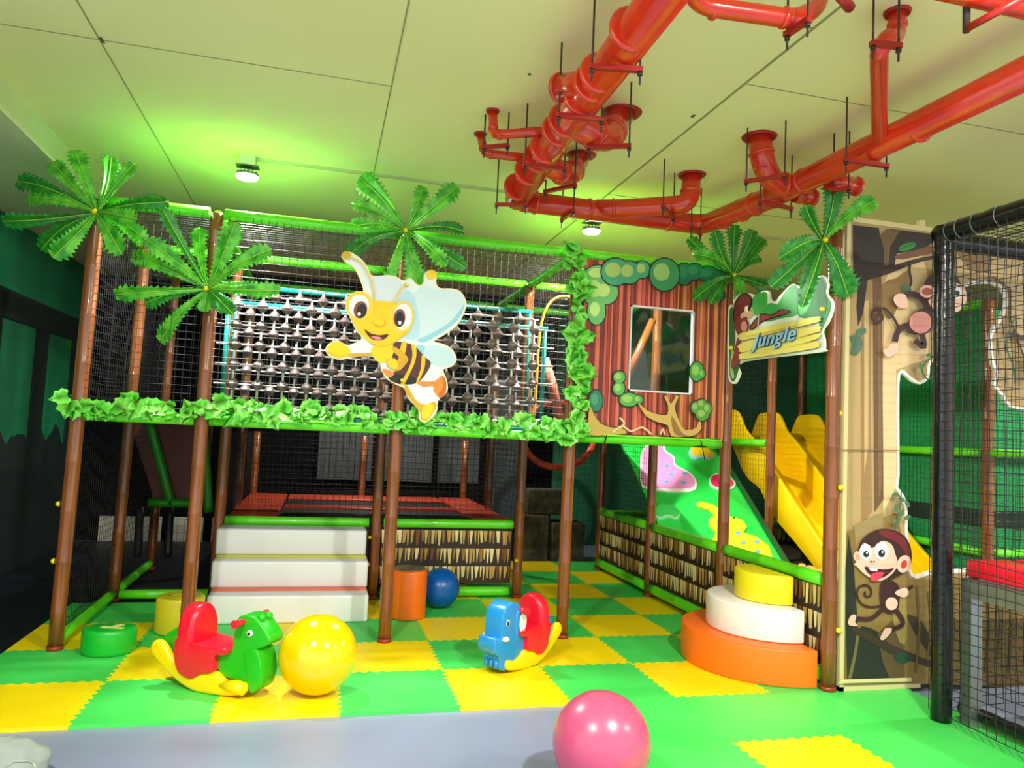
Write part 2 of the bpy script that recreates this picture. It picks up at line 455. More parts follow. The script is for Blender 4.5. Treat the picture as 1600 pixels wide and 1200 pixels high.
MB().box((1.32, 3.77, .58), (2.98, 4.38, .6)).build('jump_mat', mat('jump_mat', (26, 28, 30), .5), parent=tr)
net('net', (.93, 2.47, .64), X1, Z1, 1.12, .72, tr, seed=11, r=.002)
net('net', (2.15, 2.47, .64), X1, Z1, 1.14, .72, tr, seed=12, r=.002)
net('net', (.9, 2.5, .64), (0, 1, 0), Z1, 2.3, .66, tr, seed=13)
net('net', (3.34, 2.5, .64), (0, 1, 0), Z1, 2.3, .66, tr, seed=14)
net('net', (.93, 4.9, .64), X1, Z1, 2.4, .7, tr, seed=15)
for x in (.93, 2.11, 3.3): bamboo((x, 4.9, 0), (x, 4.9, 1.3), .04, m_post, 'post', tr)

# white padded steps
st = thing('padded_steps', 'white three-tread padded vinyl steps leading up to the trampoline', 'steps', (1.48, 2.05, 0))
m_edge_y = mat('yellow_piping', (206, 200, 50), .4); m_edge_r = mat('coral_piping', (226, 104, 70), .4)
for k, (y0, x0, x1, ec) in enumerate(((1.7, .93, 2.03, m_edge_r), (1.92, .92, 2.03, m_edge_y), (2.14, .91, 2.02, None))):
    b = MB().box((x0, y0, k * .2), (x1, 2.40, (k + 1) * .2 - .003)).build('step', m_white, parent=st, bevel=.018, seg=3)
    if ec:
        MB().box((x0 + .01, y0 + .14, (k + 1) * .2 - .003), (x1 - .01, y0 + .222, (k + 1) * .2 + .012)).build('tread_strip', ec, parent=b, bevel=.005)

# ------------------------------------------------------------------ lattice of pods behind the front net
def lattice(y, x0, zs, nx, sp, label, seed, n_cols=16):
    R = random.Random(seed); t = thing('pod_lattice', label, 'climbing lattice', (x0 + nx * sp / 2, y, 1.42))
    mp = mat('grey_brown_pod', (92, 74, 72), .4, rgb2=(112, 94, 90), scale=(30, 30, 30)); mr = mat('white_rod', (190, 184, 180), .5)
    r = MB()
    for z in zs: r.tube([(x0 - .12, y, z), (x0 + nx * sp, y, z)], .0065, 6)
    r.build('crossbar', mr, parent=t)
    r = MB()
    for i in range(nx): r.tube([(x0 + i * sp, y, 1.40), (x0 + i * sp, y, zs[-1] + .06)], .0085, 6)
    for i in range(0, nx - 1, 2): r.tube([(x0 + i * sp, y, zs[-1] + .06), (x0 + (i + .05) * sp, y, zs[-1] + .075), (x0 + (i + .95) * sp, y, zs[-1] + .075), (x0 + (i + 1) * sp, y, zs[-1] + .06)], .0085, 6)
    r.build('upright', mr, parent=t)
    base = None
    for i in range(nx):
        for z in zs:
            rr = .039
            if base is None:
                mb = MB(); c = V((0, 0, 0)); n = 8; ring = []
                for k in range(n): ring.append(V((rr * 1.12 * math.cos(k * math.pi / 4 + .4), rr * 1.12 * math.sin(k * math.pi / 4 + .4), 0)))
                up = [p * .32 + V((0, 0, rr)) for p in ring]; dn = [p * .32 - V((0, 0, rr)) for p in ring]
                mid = [p + V((0, 0, .004)) for p in ring]; mid2 = [p - V((0, 0, .004)) for p in ring]
                mb.grid([dn, mid2, mid, up], closeu=True, smooth=False); mb.add(up, [tuple(range(8))]); mb.add(dn, [tuple(range(7, -1, -1))])
                mb.v = [p + V((x0 + i * sp, y, z)) for p in mb.v]
                base = mb.build('pod', mp, parent=t); b0 = V((x0 + i * sp, y, z))
            else:
                c = base.copy(); COL.objects.link(c); c.parent = t
                c.location = V((x0 + i * sp, y, z)) - b0
    return t
lattice(1.5, 1.02, [1.52 + .135 * k for k in range(6)], 14, .162, 'nearer lattice of grey-brown pods strung on white rods behind the front net', 1)
lattice(1.95, 1.06, [1.5 + .14 * k for k in range(7)], 13, .172, 'rear lattice of grey-brown pods on white rods, set back behind the first', 2)
tf = thing('teal_pipe_frame', 'teal painted pipe frame holding the pod lattices', 'pipe frame', (2.1, 1.75, 1.38))
mt = mat('teal_paint', (14, 128, 116), .35)
for y, z in ((1.6, 2.22), (2.05, 2.42), (1.6, 1.44), (2.05, 1.44)):
    MB().tube([(.93, y, z), (3.26, y, z)], .02, 10).build('bar', mt, parent=tf)
for x in (.95, 3.24): MB().tube([(x, 1.6, 1.38), (x, 1.6, 2.22)], .018, 10).build('upright', mt, parent=tf); MB().tube([(x, 2.05, 1.38), (x, 2.05, 2.42)], .018, 10).build('upright', mt, parent=tf)
ar = thing('yellow_arch', 'yellow edged arch opening at the right end of the netted deck', 'arch', (3.15, 1.9, 1.38))
MB().tube([PX(x, y, Y=1.9) for x, y in smooth_poly([(834, 655), (838, 600), (841, 545), (847, 500), (858, 475), (874, 464), (890, 464)], 4, False)], .012, 8).build('arch_edge', mat('amber', (232, 176, 50), .5), parent=ar)
MB().tube([PX(850, 560, Y=2.1), PX(862, 600, Y=2.1), PX(874, 655, Y=2.1)], .045, 10).build('brace', mat('salmon_foam', (214, 122, 98), .5), parent=ar)

# ------------------------------------------------------------------ lower left: dark red chute with bamboo edges
ch = thing('red_chute', 'dark red tapering chute edged with green bamboo under the left deck', 'slide chute', (.35, 3.2, 0))
fr0 = (V((0, 3.3, 0)), V((1, 0, 0)), V((0, 0, 1)), V((0, -1, 0)))
q = [PX(x, y, Y=3.3) for x, y in ((203, 660), (334, 660), (318, 792), (243, 788))]
MB().prism([(p.x, p.z) for p in q][::-1], fr0, -.06, 0).build('panel', mat('dark_red_vinyl', (96, 30, 24), .5), parent=ch)
for a, b in (((233, 655), (268, 790)), ((318, 668), (326, 800)), ((232, 786), (318, 786))):
    bamboo(PX(*a, Y=3.25), PX(*b, Y=3.25), .04, mat('green_bamboo', (40, 150, 24), .4), 'edge_rail', ch)
for x in (262, 215): bamboo(PX(x + 4, 792, Y=3.4), PX(x, 870, Y=3.4), .035, m_black, 'leg', ch)

# red crawl tube ring and block at the end of the aisle
rg = MB(); cc = V((4.15, 3.95, 1.42))
rg.tube([cc + V((math.cos(a) * .42, 0, math.sin(a) * .36)) for a in [2 * math.pi * i / 40 for i in range(40)]], .035, 10, closed=True)
rg.build('tube_ring', mat('orange_red_plastic', (196, 64, 30), .3), parent=frame)
bk = MB()
for lo, hi in (((3.86, 4.3, -.02), (4.2, 4.7, .5)), ((4.22, 4.25, -.02), (4.62, 4.6, .42)), ((3.95, 4.35, .5), (4.5, 4.65, .78))): bk.box(lo, hi)
tag(bk.build('cardboard_stack', mat('mottled_brown', (104, 92, 70), .8, rgb2=(52, 50, 40), scale=(9, 9, 9)), bevel=.02), 'dim mottled brown-grey block at the far end of the aisle', 'block')

# ------------------------------------------------------------------ ball pit at the right: fence, skirts, ramp, slide
pit = thing('ball_pit', 'sunken ball pit fenced with lime bamboo rails and straw skirts on the right', 'ball pit', (5.8, 1.8, 0))
post(4.58, 0, parent=pit)
for x, y in ((5.8, 2.45), (5.8, 3.7), (7.03, 1.2), (7.03, 3.7), (7.03, 0)): post(x, y, parent=pit)
FY = (0, 1.2, 2.45, 3.7)
for j in range(3):
    railg((4.58, FY[j], .625), (4.58, FY[j + 1], .625), parent=pit, r=.04)
    railg((4.58, FY[j], .08), (4.58, FY[j + 1], .08), parent=pit, r=.045)
    skirt((4.565, FY[j + 1] - .04, .13), (0, -1, 0), 1.14, .46, pit, 3, 20 + j)
for (a, b) in (((5.8, 2.45, 1.43), (5.8, 3.7, 1.43)), ((5.8, 3.7, .52), (7.03, 3.7, .52)), ((7.03, 1.2, 1.43), (7.03, 3.7, 1.43)), ((7.03, 1.2, .6), (7.03, 3.7, .6)),
               ((7.03, 0, 1.43), (7.03, 1.2, 1.43)), ((7.03, 1.2, 1.43), (9.4, 1.2, 1.43)), ((7.03, 1.2, .6), (9.4, 1.2, .6)), ((7.03, 1.2, 2.7), (7.03, 3.7, 2.7)), ((5.8, 2.45, 2.7), (5.8, 3.7, 2.7)), ((4.58, 3.7, .6), (5.8, 3.7, .6))):
    railg(a, b, parent=pit)
skirt((5.86, 3.64, .1), X1, 1.1, .38, pit, 2, 31)
net('net', (5.8, 2.5, .6), (0, 1, 0), Z1, 1.15, 2.1, pit, seed=16)
net('net', (7.02, 1.2, .6), (0, 1, 0), Z1, 2.45, 2.1, pit, seed=17)
net('net', (7.05, 1.2, .6), X1, Z1, 2.3, 2.1, pit, seed=18)
mgc = mat('green_mesh_cloth', (12, 128, 66), .7, rgb2=(16, 148, 78), scale=(40, 40, 40)); mgd = mat('dark_mesh_band', (10, 44, 28), .8)
gm = MB()
gm.box((7.07, 1.2, .1), (7.08, 3.7, .80), 0); gm.box((7.07, 1.2, .80), (7.08, 3.7, .95), 1); gm.box((7.07, 1.2, .95), (7.08, 3.7, 2.66), 0)
gm.box((7.08, 1.25, .1), (9.4, 1.26, .80), 0); gm.box((7.08, 1.25, .80), (9.4, 1.26, .95), 1); gm.box((7.08, 1.25, .95), (9.4, 1.26, 2.66), 0)
gm.build('mesh_cloth', [mgc, mgd], parent=pit)
cap(4.6, -.04, 1.18, (.8, -1, 0), pit); cap(4.62, 0, 1.62, (1, -.3, 0), pit); cap(4.61, -.03, .35, (.8, -1, 0), pit)
# pit balls (a few show between the ramp and the slide)
R = random.Random(3); b0 = None
mball = mat('tan_ball', (214, 170, 84), .35)
for k in range(18):
    x = R.uniform(5.25, 5.85); y = R.uniform(.5, 2.6); z = .08 + R.uniform(0, .3)
    if b0 is None:
        b0 = MB().ell((0, 0, 0), .04, n=14, m=9).build('pit_ball', mball, loc=(0, 0, 0)); b = b0
    else: b = b0.copy(); COL.objects.link(b)
    gx, gy = k % 3, k // 3
    b.location = (5.60 + gx * .082 + (gy % 2) * .04, 1.42 + gy * .083, .345 + .02 * R.random())
    tag(b, 'small tan plastic ball lying in the ball pit', 'ball', 'plastic balls in the pit')
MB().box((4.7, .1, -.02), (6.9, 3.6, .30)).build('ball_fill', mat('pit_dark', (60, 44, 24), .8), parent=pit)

# green climbing ramp with soft shapes
rp = thing('climbing_ramp', 'green sloping climbing ramp with pink, yellow and red padded shapes', 'ramp', (4.9, 2.3, .4))
A = V((4.62, 3.36, 1.38)); B = V((4.62, 1.75, .12)); ru = V((1, 0, 0)); rv = (A - B).normalized(); rw = ru.cross(rv)
if rw.z < 0: rw = -rw
fr = (V((0, B.y, B.z)), ru, rv, rw); RL = (A - B).length
def ramp2d(x, y):
    d = ray(x, y); n = rw; t = (fr[0] - CAM).dot(n) / d.dot(n); p = CAM + d * t - fr[0]
    return (p.dot(ru), p.dot(rv))
MB().prism([(4.64, 0), (5.7, 0), (5.7, RL), (4.64, RL)], fr, -.03, 0).build('board', mat('green_ramp_vinyl', (40, 206, 76), .35), parent=rp)
MB().prism([(5.7, -.02), (5.75, -.02), (5.75, RL + .02), (5.7, RL + .02)], fr, -.05, .02).build('side_board', mat('dark_green_edge', (8, 92, 50), .4), parent=rp)
def rshape(name, cols, shapes, dots=()):
    mb = MB(); ms = []
    for k, (c, pts, th) in enumerate(shapes):
        q = [ramp2d(*p) for p in (smooth_poly(pts, 3) if len(pts) < 20 else pts)]
        mm = C(*c)
        if mm not in ms: ms.append(mm)
        ar = sum(q[i - 1][0] * q[i][1] - q[i][0] * q[i - 1][1] for i in range(len(q)))
        mb.prism(q if ar > 0 else q[::-1], fr, -.002, th, ms.index(mm))
    return mb.build(name, ms, parent=rp)
rshape('pink_pad', 0, [((244, 236, 232), [(1003, 705), (1020, 690), (1036, 693), (1040, 705), (1053, 715), (1056, 728), (1078, 740), (1088, 755), (1084, 767), (1060, 770), (1030, 768), (1003, 762), (1000, 730)], .012),
    ((240, 150, 208), [(1005, 706), (1020, 693), (1033, 696), (1037, 707), (1050, 717), (1053, 729), (1075, 741), (1085, 754), (1080, 763), (1060, 765), (1030, 764), (1005, 759), (1003, 730)], .018)]
    + [((110, 170, 220), ellp(x, y, 3.6, 2.6, n=20), .020) for x, y in ((1041, 730), (1048, 743), (1040, 755), (1069, 742), (1068, 756))])
rshape('yellow_pad', 0, [((150, 210, 230), [(1077, 703), (1087, 695), (1098, 698), (1112, 706), (1118, 714), (1108, 719), (1095, 716), (1085, 719), (1077, 712)], .012), ((246, 206, 20), [(1079, 703), (1087, 697), (1098, 699), (1112, 707), (1116, 713), (1106, 716), (1095, 713), (1086, 715), (1080, 709)], .018)])
rshape('red_pad', 0, [((170, 236, 200), [(1107, 752), (1112, 743), (1126, 741), (1142, 748), (1149, 757), (1144, 765), (1128, 768), (1112, 763)], .012), ((232, 32, 96), [(1110, 752), (1114, 745), (1126, 743), (1140, 749), (1146, 757), (1140, 762), (1127, 763), (1114, 760)], .018)])
rshape('green_pad', 0, [((150, 226, 168), [(1022, 803), (1027, 790), (1037, 786), (1052, 792), (1062, 803), (1058, 813), (1044, 809), (1030, 813)], .012), ((56, 208, 88), [(1023, 801), (1028, 789), (1038, 786), (1052, 792), (1061, 802), (1055, 809), (1044, 805), (1030, 809)], .018)])
ys = (238, 208, 24)
rshape('yellow_pad', 0, [(ys, [(1088, 788), (1092, 785), (1112, 790), (1128, 800), (1134, 808), (1146, 810), (1160, 815), (1166, 825), (1160, 834), (1180, 840), (1200, 855), (1206, 872), (1190, 876), (1150, 868), (1120, 858), (1112, 846), (1118, 832), (1107, 822), (1108, 812), (1118, 806), (1108, 799), (1092, 794)], .018)]
    + [((110, 170, 210), ellp(x, y, 3.8, 2.8, n=20), .0205) for x, y in ((1152, 835), (1160, 850), (1182, 849), (1183, 864))] + [((30, 30, 30), ellp(1146, 811, 1.6, 1.2, n=20), .0205)])
# narrow tie hanging from the deck rail
MB().tube([PX(1095, 688, Y=1.15), PX(1098, 700, Y=1.15), PX(1101, 718, Y=1.15)], .004, 6).tube([PX(1085, 698, Y=1.15), PX(1094, 697, Y=1.15), PX(1104, 698, Y=1.15)], .004, 6).build('tie', m_black, parent=frame)
MB().tube([PX(951, 671, Y=1.15), PX(947, 684, Y=1.15), PX(944, 694, Y=1.15)], .005, 6).build('tie', m_black, parent=frame)

# yellow wave slide
sl = thing('wave_slide', 'yellow double wave slide with tall hooded side walls beyond the ramp', 'slide', (6.4, 2.6, .43))
bed = [(3.66, 1.44), (3.3, 1.42), (3.1, 1.2), (2.95, 1.08), (2.75, 1.0), (2.6, .84), (2.45, .72), (2.2, .58), (2.0, .46), (1.8, .34), (1.55, .2), (1.2, .12), (.8, .10)]
top = [(3.66, 1.70), (3.3, 1.77), (3.1, 1.60), (2.95, 1.50), (2.75, 1.36), (2.6, 1.24), (2.45, 1.10), (2.2, .90), (2.0, .74), (1.8, .58), (1.55, .42), (1.2, .28), (.8, .22)]
wt = [(3.72, 1.5), (3.66, 1.62), (3.58, 1.74), (3.5, 1.77), (3.25, 1.77), (3.15, 1.70), (3.06, 1.58), (2.9, 1.47), (2.7, 1.32), (2.5, 1.15), (2.25, .94), (2.0, .74), (1.8, .58), (1.55, .42), (1.2, .28), (.8, .22)]
b3 = smooth_poly(bed, 3, False)
rows = []
for (y, z) in b3:
    rows.append([V((x, y, z + dz)) for x, dz in [(5.92, .05), (5.98, .0), (6.1, -.01), (6.3, 0), (6.4, .05), (6.5, 0), (6.7, -.01), (6.84, 0), (6.9, .05)]])
MB().grid(rows).build('slide_bed', m_yel, parent=sl, solid=.02)
frs = lambda x: (V((x, 0, 0)), V((0, 1, 0)), V((0, 0, 1)), V((1, 0, 0)))
for x in (5.9, 6.4, 6.9):
    w3 = smooth_poly(wt, 3, False)
    poly = [(a, b) for a, b in w3] + [(a, b - .03) for a, b in b3[::-1]]
    MB().prism(poly, frs(x), -.02, .02).build('side_wall', m_yel, parent=sl, bevel=.012)

# round padded steps in front of the fence
def half_disc(name, r, z0, z1, m, label, cx=4.53, cy=.56):
    poly = [(cx - r * math.sin(a) if 0 < i < 24 else cx, cy + r * math.cos(a)) for i, a in enumerate([math.pi * k / 24 for k in range(25)])]
    mb = MB().prism(poly[::1], (V((0, 0, 0)), V((1, 0, 0)), V((0, 1, 0)), V((0, 0, 1))), z0, z1)
    o = mb.build(name, m, bevel=.012, seg=3)
    return tag(o, label, 'padded block', 'half-round stacked step blocks')
half_disc('half_round_block', .54, 0, .218, mat('orange_vinyl', (250, 112, 22), .4), 'large orange half-round padded step, lowest of the stack by the fence')
half_disc('half_round_block', .39, .22, .418, mat('white_vinyl_b', (240, 232, 228), .38), 'white half-round padded step, middle of the stack by the fence', cy=.54)
half_disc('half_round_block', .235, .42, .60, mat('yellow_vinyl', (236, 216, 24), .4), 'small yellow half-round padded step, topmost of the stack by the fence', cy=.50)

# ------------------------------------------------------------------ loose stools and balls
def cyl(name, c, r, h, m, label, cat, bevel=.02, n=40):
    mb = MB().tube([(c[0], c[1], 0), (c[0], c[1], h)], r, n)
    return tag(mb.build(name, m, bevel=bevel, seg=3), label, cat)
o = cyl('drum_stool', (2.33, 1.83), .135, .36, mat('orange_vinyl_b', (236, 108, 20), .38), 'tall orange padded drum beside the white steps behind the middle post', 'drum stool')
MB().tube([(2.33, 1.83, .361), (2.33, 1.83, .366)], .12, 30).tube([(2.3, 1.8, .366), (2.3, 1.8, .372)], .05, 16).build('lid', mat('silver_lid', (130, 124, 120), .3, metal=.6), parent=o)
o = cyl('padded_stool', (.79, 1.56), .15, .235, mat('lemon_vinyl', (222, 208, 40), .4), 'pale yellow round padded stool behind the second post from left', 'stool')
MB().prism(stroke([(.79 + .07 * math.cos(a), 1.56 + .055 * math.sin(a)) for a in [(.3 + .13 * i) * math.pi for i in range(11)]], .022), (V((0, 0, 0)), V((1, 0, 0)), V((0, 1, 0)), V((0, 0, 1))), .233, .237).build('letter', C(160, 170, 30), parent=o)
poly = [(.475 + .15 * math.cos(a), 1.14 + .145 * math.sin(a) * (1 if math.sin(a) < 0 else .55)) for a in [2 * math.pi * i / 40 for i in range(40)]]
XY = (V((0, 0, 0)), V((1, 0, 0)), V((0, 1, 0)), V((0, 0, 1)))
o = tag(MB().prism(poly, XY, 0, .15).build('padded_stool', mat('green_vinyl', (20, 176, 48), .35), bevel=.02, seg=3), 'low green rounded padded stool beside the leftmost post', 'stool')
MB().prism([(.43, 1.10), (.56, 1.06), (.565, 1.085), (.51, 1.10), (.55, 1.16), (.52, 1.17), (.48, 1.11), (.44, 1.13)], XY, .149, .153).build('letter', C(220, 220, 110), parent=o)
def ballo(c, r, m, label):
    mb = MB().ell(c, r, n=48, m=28); o = mb.build('exercise_ball', m, loc=(c[0], c[1], c[2] - r)); return tag(o, label, 'ball')
o = ballo((1.68, .28, .203), .203, mat('yellow_ball', (238, 192, 0), .16, coat=.5), 'large shiny yellow exercise ball beside the green rocker')
o = ballo((2.80, -.93, .178), .198, mat('pink_ball', (180, 72, 106), .3, coat=.25), 'large pearly pink exercise ball at the bottom edge of the picture')
MB().ell(PX(1012, 1188, Y=-1.05), .006, n=8, m=6).build('valve_plug', C(60, 40, 30), parent=o)
o = ballo((2.62, 2.12, .155), .155, mat('blue_ball', (10, 88, 170), .3), 'blue ball in shade behind the orange drum')
# grey cloth bag at the lower left corner
def bag():
    rows = []; c = PX(8, 1195, Z=.05)
    for i in range(15):
        th = math.pi * i / 14; row = []
        for k in range(22):
            ph = 2 * math.pi * k / 22
            p = V((math.sin(th) * math.cos(ph) * .17, math.sin(th) * math.sin(ph) * .12, math.cos(th) * .1))
            p *= 1 + .35 * noise.noise(p * 11) + .15 * noise.noise(p * 27)
            p.z = max(p.z, -.075); row.append(c + p)
        rows.append(row)
    mb = MB().grid(rows, closeu=True)
    o = mb.build('cloth_bag', mat('pale_grey_cloth', (128, 138, 130), .8, bump=.4, scale=(30, 30, 30)), loc=(c.x, c.y, -.02), sub=1)
    tag(o, 'crumpled pale grey cloth bag on the floor at the lower left corner', 'bag')
    q = [PX(x, y, Z=.13) for x, y in ((10, 1198), (20, 1190), (45, 1189), (52, 1192), (55, 1200))]
    MB().tube(q, .006, 8).build('rim', mat('pale_rim', (140, 146, 136), .7), parent=o)
bag()

# ------------------------------------------------------------------ rocking toys
def toy(name, label, loc, heading, body_c, kind, sc=1.0, zs=.9, us=1.0):
    """profiles drawn in (forward u, up z), extruded across the width and rounded"""
    t = thing(name, label, 'rocking toy', loc); o = V(loc); u = V((math.cos(heading), math.sin(heading), 0)) * us; z = V((0, 0, zs)); w = V((u.y, -u.x, 0)) / us
    def fr(): return (o, u * sc, z * sc, w * sc)
    def ex(nm, poly, w0, w1, m, bev=.018, sm=3, parent=None):
        p = smooth_poly(poly, sm) if sm > 1 else poly
        ar = sum(p[i - 1][0] * p[i][1] - p[i][0] * p[i - 1][1] for i in range(len(p)))
        if ar < 0: p = p[::-1]
        # w points to the right of heading: u x z = -w, so flip winding for outward normals
        return MB().prism(p[::-1] if u.cross(z).dot(w) < 0 else p, fr(), w0, w1).build(nm, m, parent=parent or t, bevel=bev, seg=4)
    K = lambda pts, cx=500, s=1080: [((x - cx) / s, (822 - y) / s) for x, y in pts]
    # curved yellow runners joined by a belly
    run = [(-.36, .215), (-.375, .27), (-.35, .315), (-.31, .32), (-.27, .29), (-.2, .2), (-.12, .15), (0, .145), (.09, .165), (.15, .12), (.21, .1), (.27, .12), (.3, .1), (.29, .045), (.22, .02), (.12, .003), (.03, 0), (-.06, .005), (-.17, .055), (-.28, .14)]
    r0 = ex('runner', run, -.115, -.06, m_yel); r1 = ex('runner', run, .06, .115, m_yel)
    ex('belly', [(-.3, .24), (-.2, .17), (0, .13), (.18, .1), (.16, .05), (0, .03), (-.15, .08), (-.28, .18)], -.08, .08, m_yel, .02)
    # red bucket seat: a backrest and side skirts
    seat = [(-.16, .5), (-.13, .555), (-.08, .575), (-.03, .555), (0, .5), (.02, .44), (.06, .37), (.15, .335), (.155, .305), (.08, .29), (.085, .17), (.03, .15), (-.04, .11), (-.1, .1), (-.15, .13), (-.18, .2), (-.185, .34)]
    back = [(-.18, .5), (-.14, .56), (-.1, .575), (-.06, .555), (-.045, .49), (-.03, .4), (-.0, .345), (.04, .31), (-.1, .3), (-.185, .34)]
    bottom = [(-.185, .36), (-.06, .35), (.04, .34), (.16, .34), (.16, .3), (.085, .28), (.085, .17), (.02, .15), (-.05, .1), (-.1, .1), (-.15, .13), (-.18, .2)]
    s0 = ex('seat', bottom, -.13, .13, m_red, .025)
    arch = smooth_poly([(-.132, .2), (-.134, .4), (-.118, .5), (-.08, .57), (-.03, .6), (.03, .6), (.08, .57), (.118, .5), (.134, .4), (.132, .2)], 3, False)
    f2 = (o, w * sc, z * sc, u * sc)
    MB().prism(arch, f2, -.185, -.07).build('seat_back', m_red, parent=s0, bevel=.03, seg=5)
    # tail piece
    ex('tail', [(-.2, .45), (-.26, .4), (-.32, .35), (-.335, .31), (-.22, .2), (-.16, .25), (-.17, .4)], -.045, .045, body_c, .02)
    if kind == 'dragon':
        head = [(.07, .30), (.165, .31), (.175, .44), (.19, .54), (.22, .575), (.3, .575), (.345, .54), (.41, .45), (.41, .4), (.35, .36), (.31, .33), (.35, .3), (.38, .22), (.385, .16), (.37, .09), (.33, .07), (.3, .1), (.15, .12), (.09, .15), (.07, .24)]
        hb = ex('body', head, -.075, .075, body_c, .02, 2)
        ex('chest', [(.27, .33), (.34, .35), (.375, .25), (.38, .16), (.35, .07), (.31, .06), (.28, .2)], -.085, .085, body_c, .015, parent=hb)
        hz, hu = .535, .235
        for s in (-1, 1):
            e = MB().ell(o + (u * .285 + z * .46 + w * s * .076) * sc, (.017, .017, .017), 0, 12, 8).build('eye', m_white, parent=hb)
            MB().ell(o + (u * .287 + z * .46 + w * s * .085) * sc, (.011, .011, .011), 0, 12, 8).build('pupil', m_black, parent=e)
            MB().ell(o + (u * .33 + z * .565 + w * s * .035) * sc, (.022, .022, .02), 0, 12, 8).build('nostril', body_c, parent=hb)
            MB().tube([o + (u * .12 + z * .08 + w * s * .09) * sc, o + (u * .24 + z * .085 + w * s * .1) * sc, o + (u * .29 + z * .075 + w * s * .1) * sc], [.02, .035, .03], 10).build('foot', m_yel, parent=t)
    else:
        head = [(.07, .29), (.1, .42), (.12, .52), (.17, .575), (.25, .59), (.31, .56), (.345, .48), (.35, .38), (.355, .3), (.385, .315), (.41, .32), (.42, .27), (.41, .2), (.37, .165), (.35, .12), (.345, .05), (.28, .03), (.22, .06), (.12, .1), (.08, .15), (.07, .22)]
        hb = ex('body', head, -.085, .085, body_c, .045, 2)
        hz, hu = .515, .15
        for s in (-1, 1):
            ear = smooth_poly([(.1, .46), (.14, .53), (.19, .5), (.2, .4), (.19, .3), (.15, .25), (.1, .3), (.09, .38)], 3)
            ex('ear', [(a, b) for a, b in ear], s * .085 - .012, s * .085 + .016, body_c, .012, 1, parent=hb)
            MB().ell(o + (u * .31 + z * .3 + w * s * .088) * sc, (.026, .026, .015), 0, 12, 8).build('tusk', m_white, parent=hb)
            e = MB().ell(o + (u * .285 + z * .43 + w * s * .082) * sc, (.015, .015, .02), 0, 12, 8).build('eye', m_white, parent=hb)
            MB().ell(o + (u * .29 + z * .43 + w * s * .092) * sc, (.009, .009, .014), 0, 10, 8).build('pupil', m_black, parent=e)
            ex('face_patch', [(.09, .44), (.13, .5), (.165, .46), (.17, .38), (.14, .31), (.1, .36)], s * .104 - .004, s * .104 + .004, m_white, .003, 2, parent=hb)
        for a in (-.045, 0, .045):
            MB().tube([o + (u * .35 + z * .12 + w * a) * sc, o + (u * .356 + z * .06 + w * a) * sc], .014, 8).build('toe', body_c, parent=hb)
    h = MB().tube([o + (u * hu + z * hz - w * .15) * sc, o + (u * hu + z * hz - w * .075) * sc, o + (u * hu + z * hz + w * .075) * sc, o + (u * hu + z * hz + w * .15) * sc], .016, 12)
    h.tube([o + (u * hu + z * hz - w * .165) * sc, o + (u * hu + z * hz - w * .14) * sc], .021, 12).tube([o + (u * hu + z * hz + w * .165) * sc, o + (u * hu + z * hz + w * .14) * sc], .021, 12)
    h.build('handlebar', m_red, parent=t)
    return t
toy('rocking_toy', 'green dragon rocker with red seat and yellow runners beside the yellow ball', (1.15, .43, 0), math.radians(-32), m_grn, 'dragon', .82, .87, 1.1)
toy('rocking_toy', 'blue elephant rocker with red seat and yellow runners between two posts', (2.90, .66, 0), math.radians(216), m_blu, 'elephant', .80, .86)

# ------------------------------------------------------------------ palm crowns
def frond(base, tip, width, mt, parent, bow=.1, seed=1, fwd=0):
    R = random.Random(seed); base = V(base); tip = V(tip); L = (tip - base).length; d = (tip - base) / L
    toc = (CAM - base).normalized(); side = d.cross(toc).normalized(); nrm = side.cross(d).normalized()
    n = 15; rowsL = []; mb = MB(); cen = []
    tw = R.uniform(-.9, .9); R0 = R.uniform(-.05, .05)
    for i in range(n + 1):
        s = i / n
        c = base + d * (L * s) + V((0, 0, 1)) * (bow * L * math.sin(math.pi * s)) + side * (R0 * L * math.sin(math.pi * s)) + nrm * (.12 * L * math.sin(math.pi * s * .9) + fwd * s)
        w_ = width * (.16 + 1.0 * s) if s < .78 else width * (.94 * (1 - ((s - .78) / .22) ** 2.6) + .1)
        cen.append((c, w_))
    vs = []; fs = []
    ta = tw * .6
    sd = (side * math.cos(ta) + nrm * math.sin(ta)); nn = (nrm * math.cos(ta) - side * math.sin(ta))
    for i, (c, w_) in enumerate(cen):
        vs.append(c - nn * .004)
        for sg in (-1, 1):
            a = c + sd * sg * w_ * .62 + nn * (w_ * .16)
            b = c + sd * sg * w_ + nn * (w_ * .05) + d * (L * .018)
            cnt = c + sd * sg * w_ * .78 + nn * (w_ * .1) + d * (L * .05)
            vs += [a, b, cnt]
    st = 7
    for i in range(n):
        b0 = i * st; b1 = (i + 1) * st
        for q in (0, 3):
            a0, t0, v0 = b0 + 1 + q, b0 + 2 + q, b0 + 3 + q
            a1, t1 = b1 + 1 + q, b1 + 2 + q
            fs.append((b0, a0, a1, b1)); fs.append((a0, t0, v0, a1))
    mb.add(vs, fs, 0, False)
    mb.tube([c + nn * .002 for c, _ in cen], .0035, 5, mi=1)
    return mb.build('frond', [mt, m_vein], parent=parent)
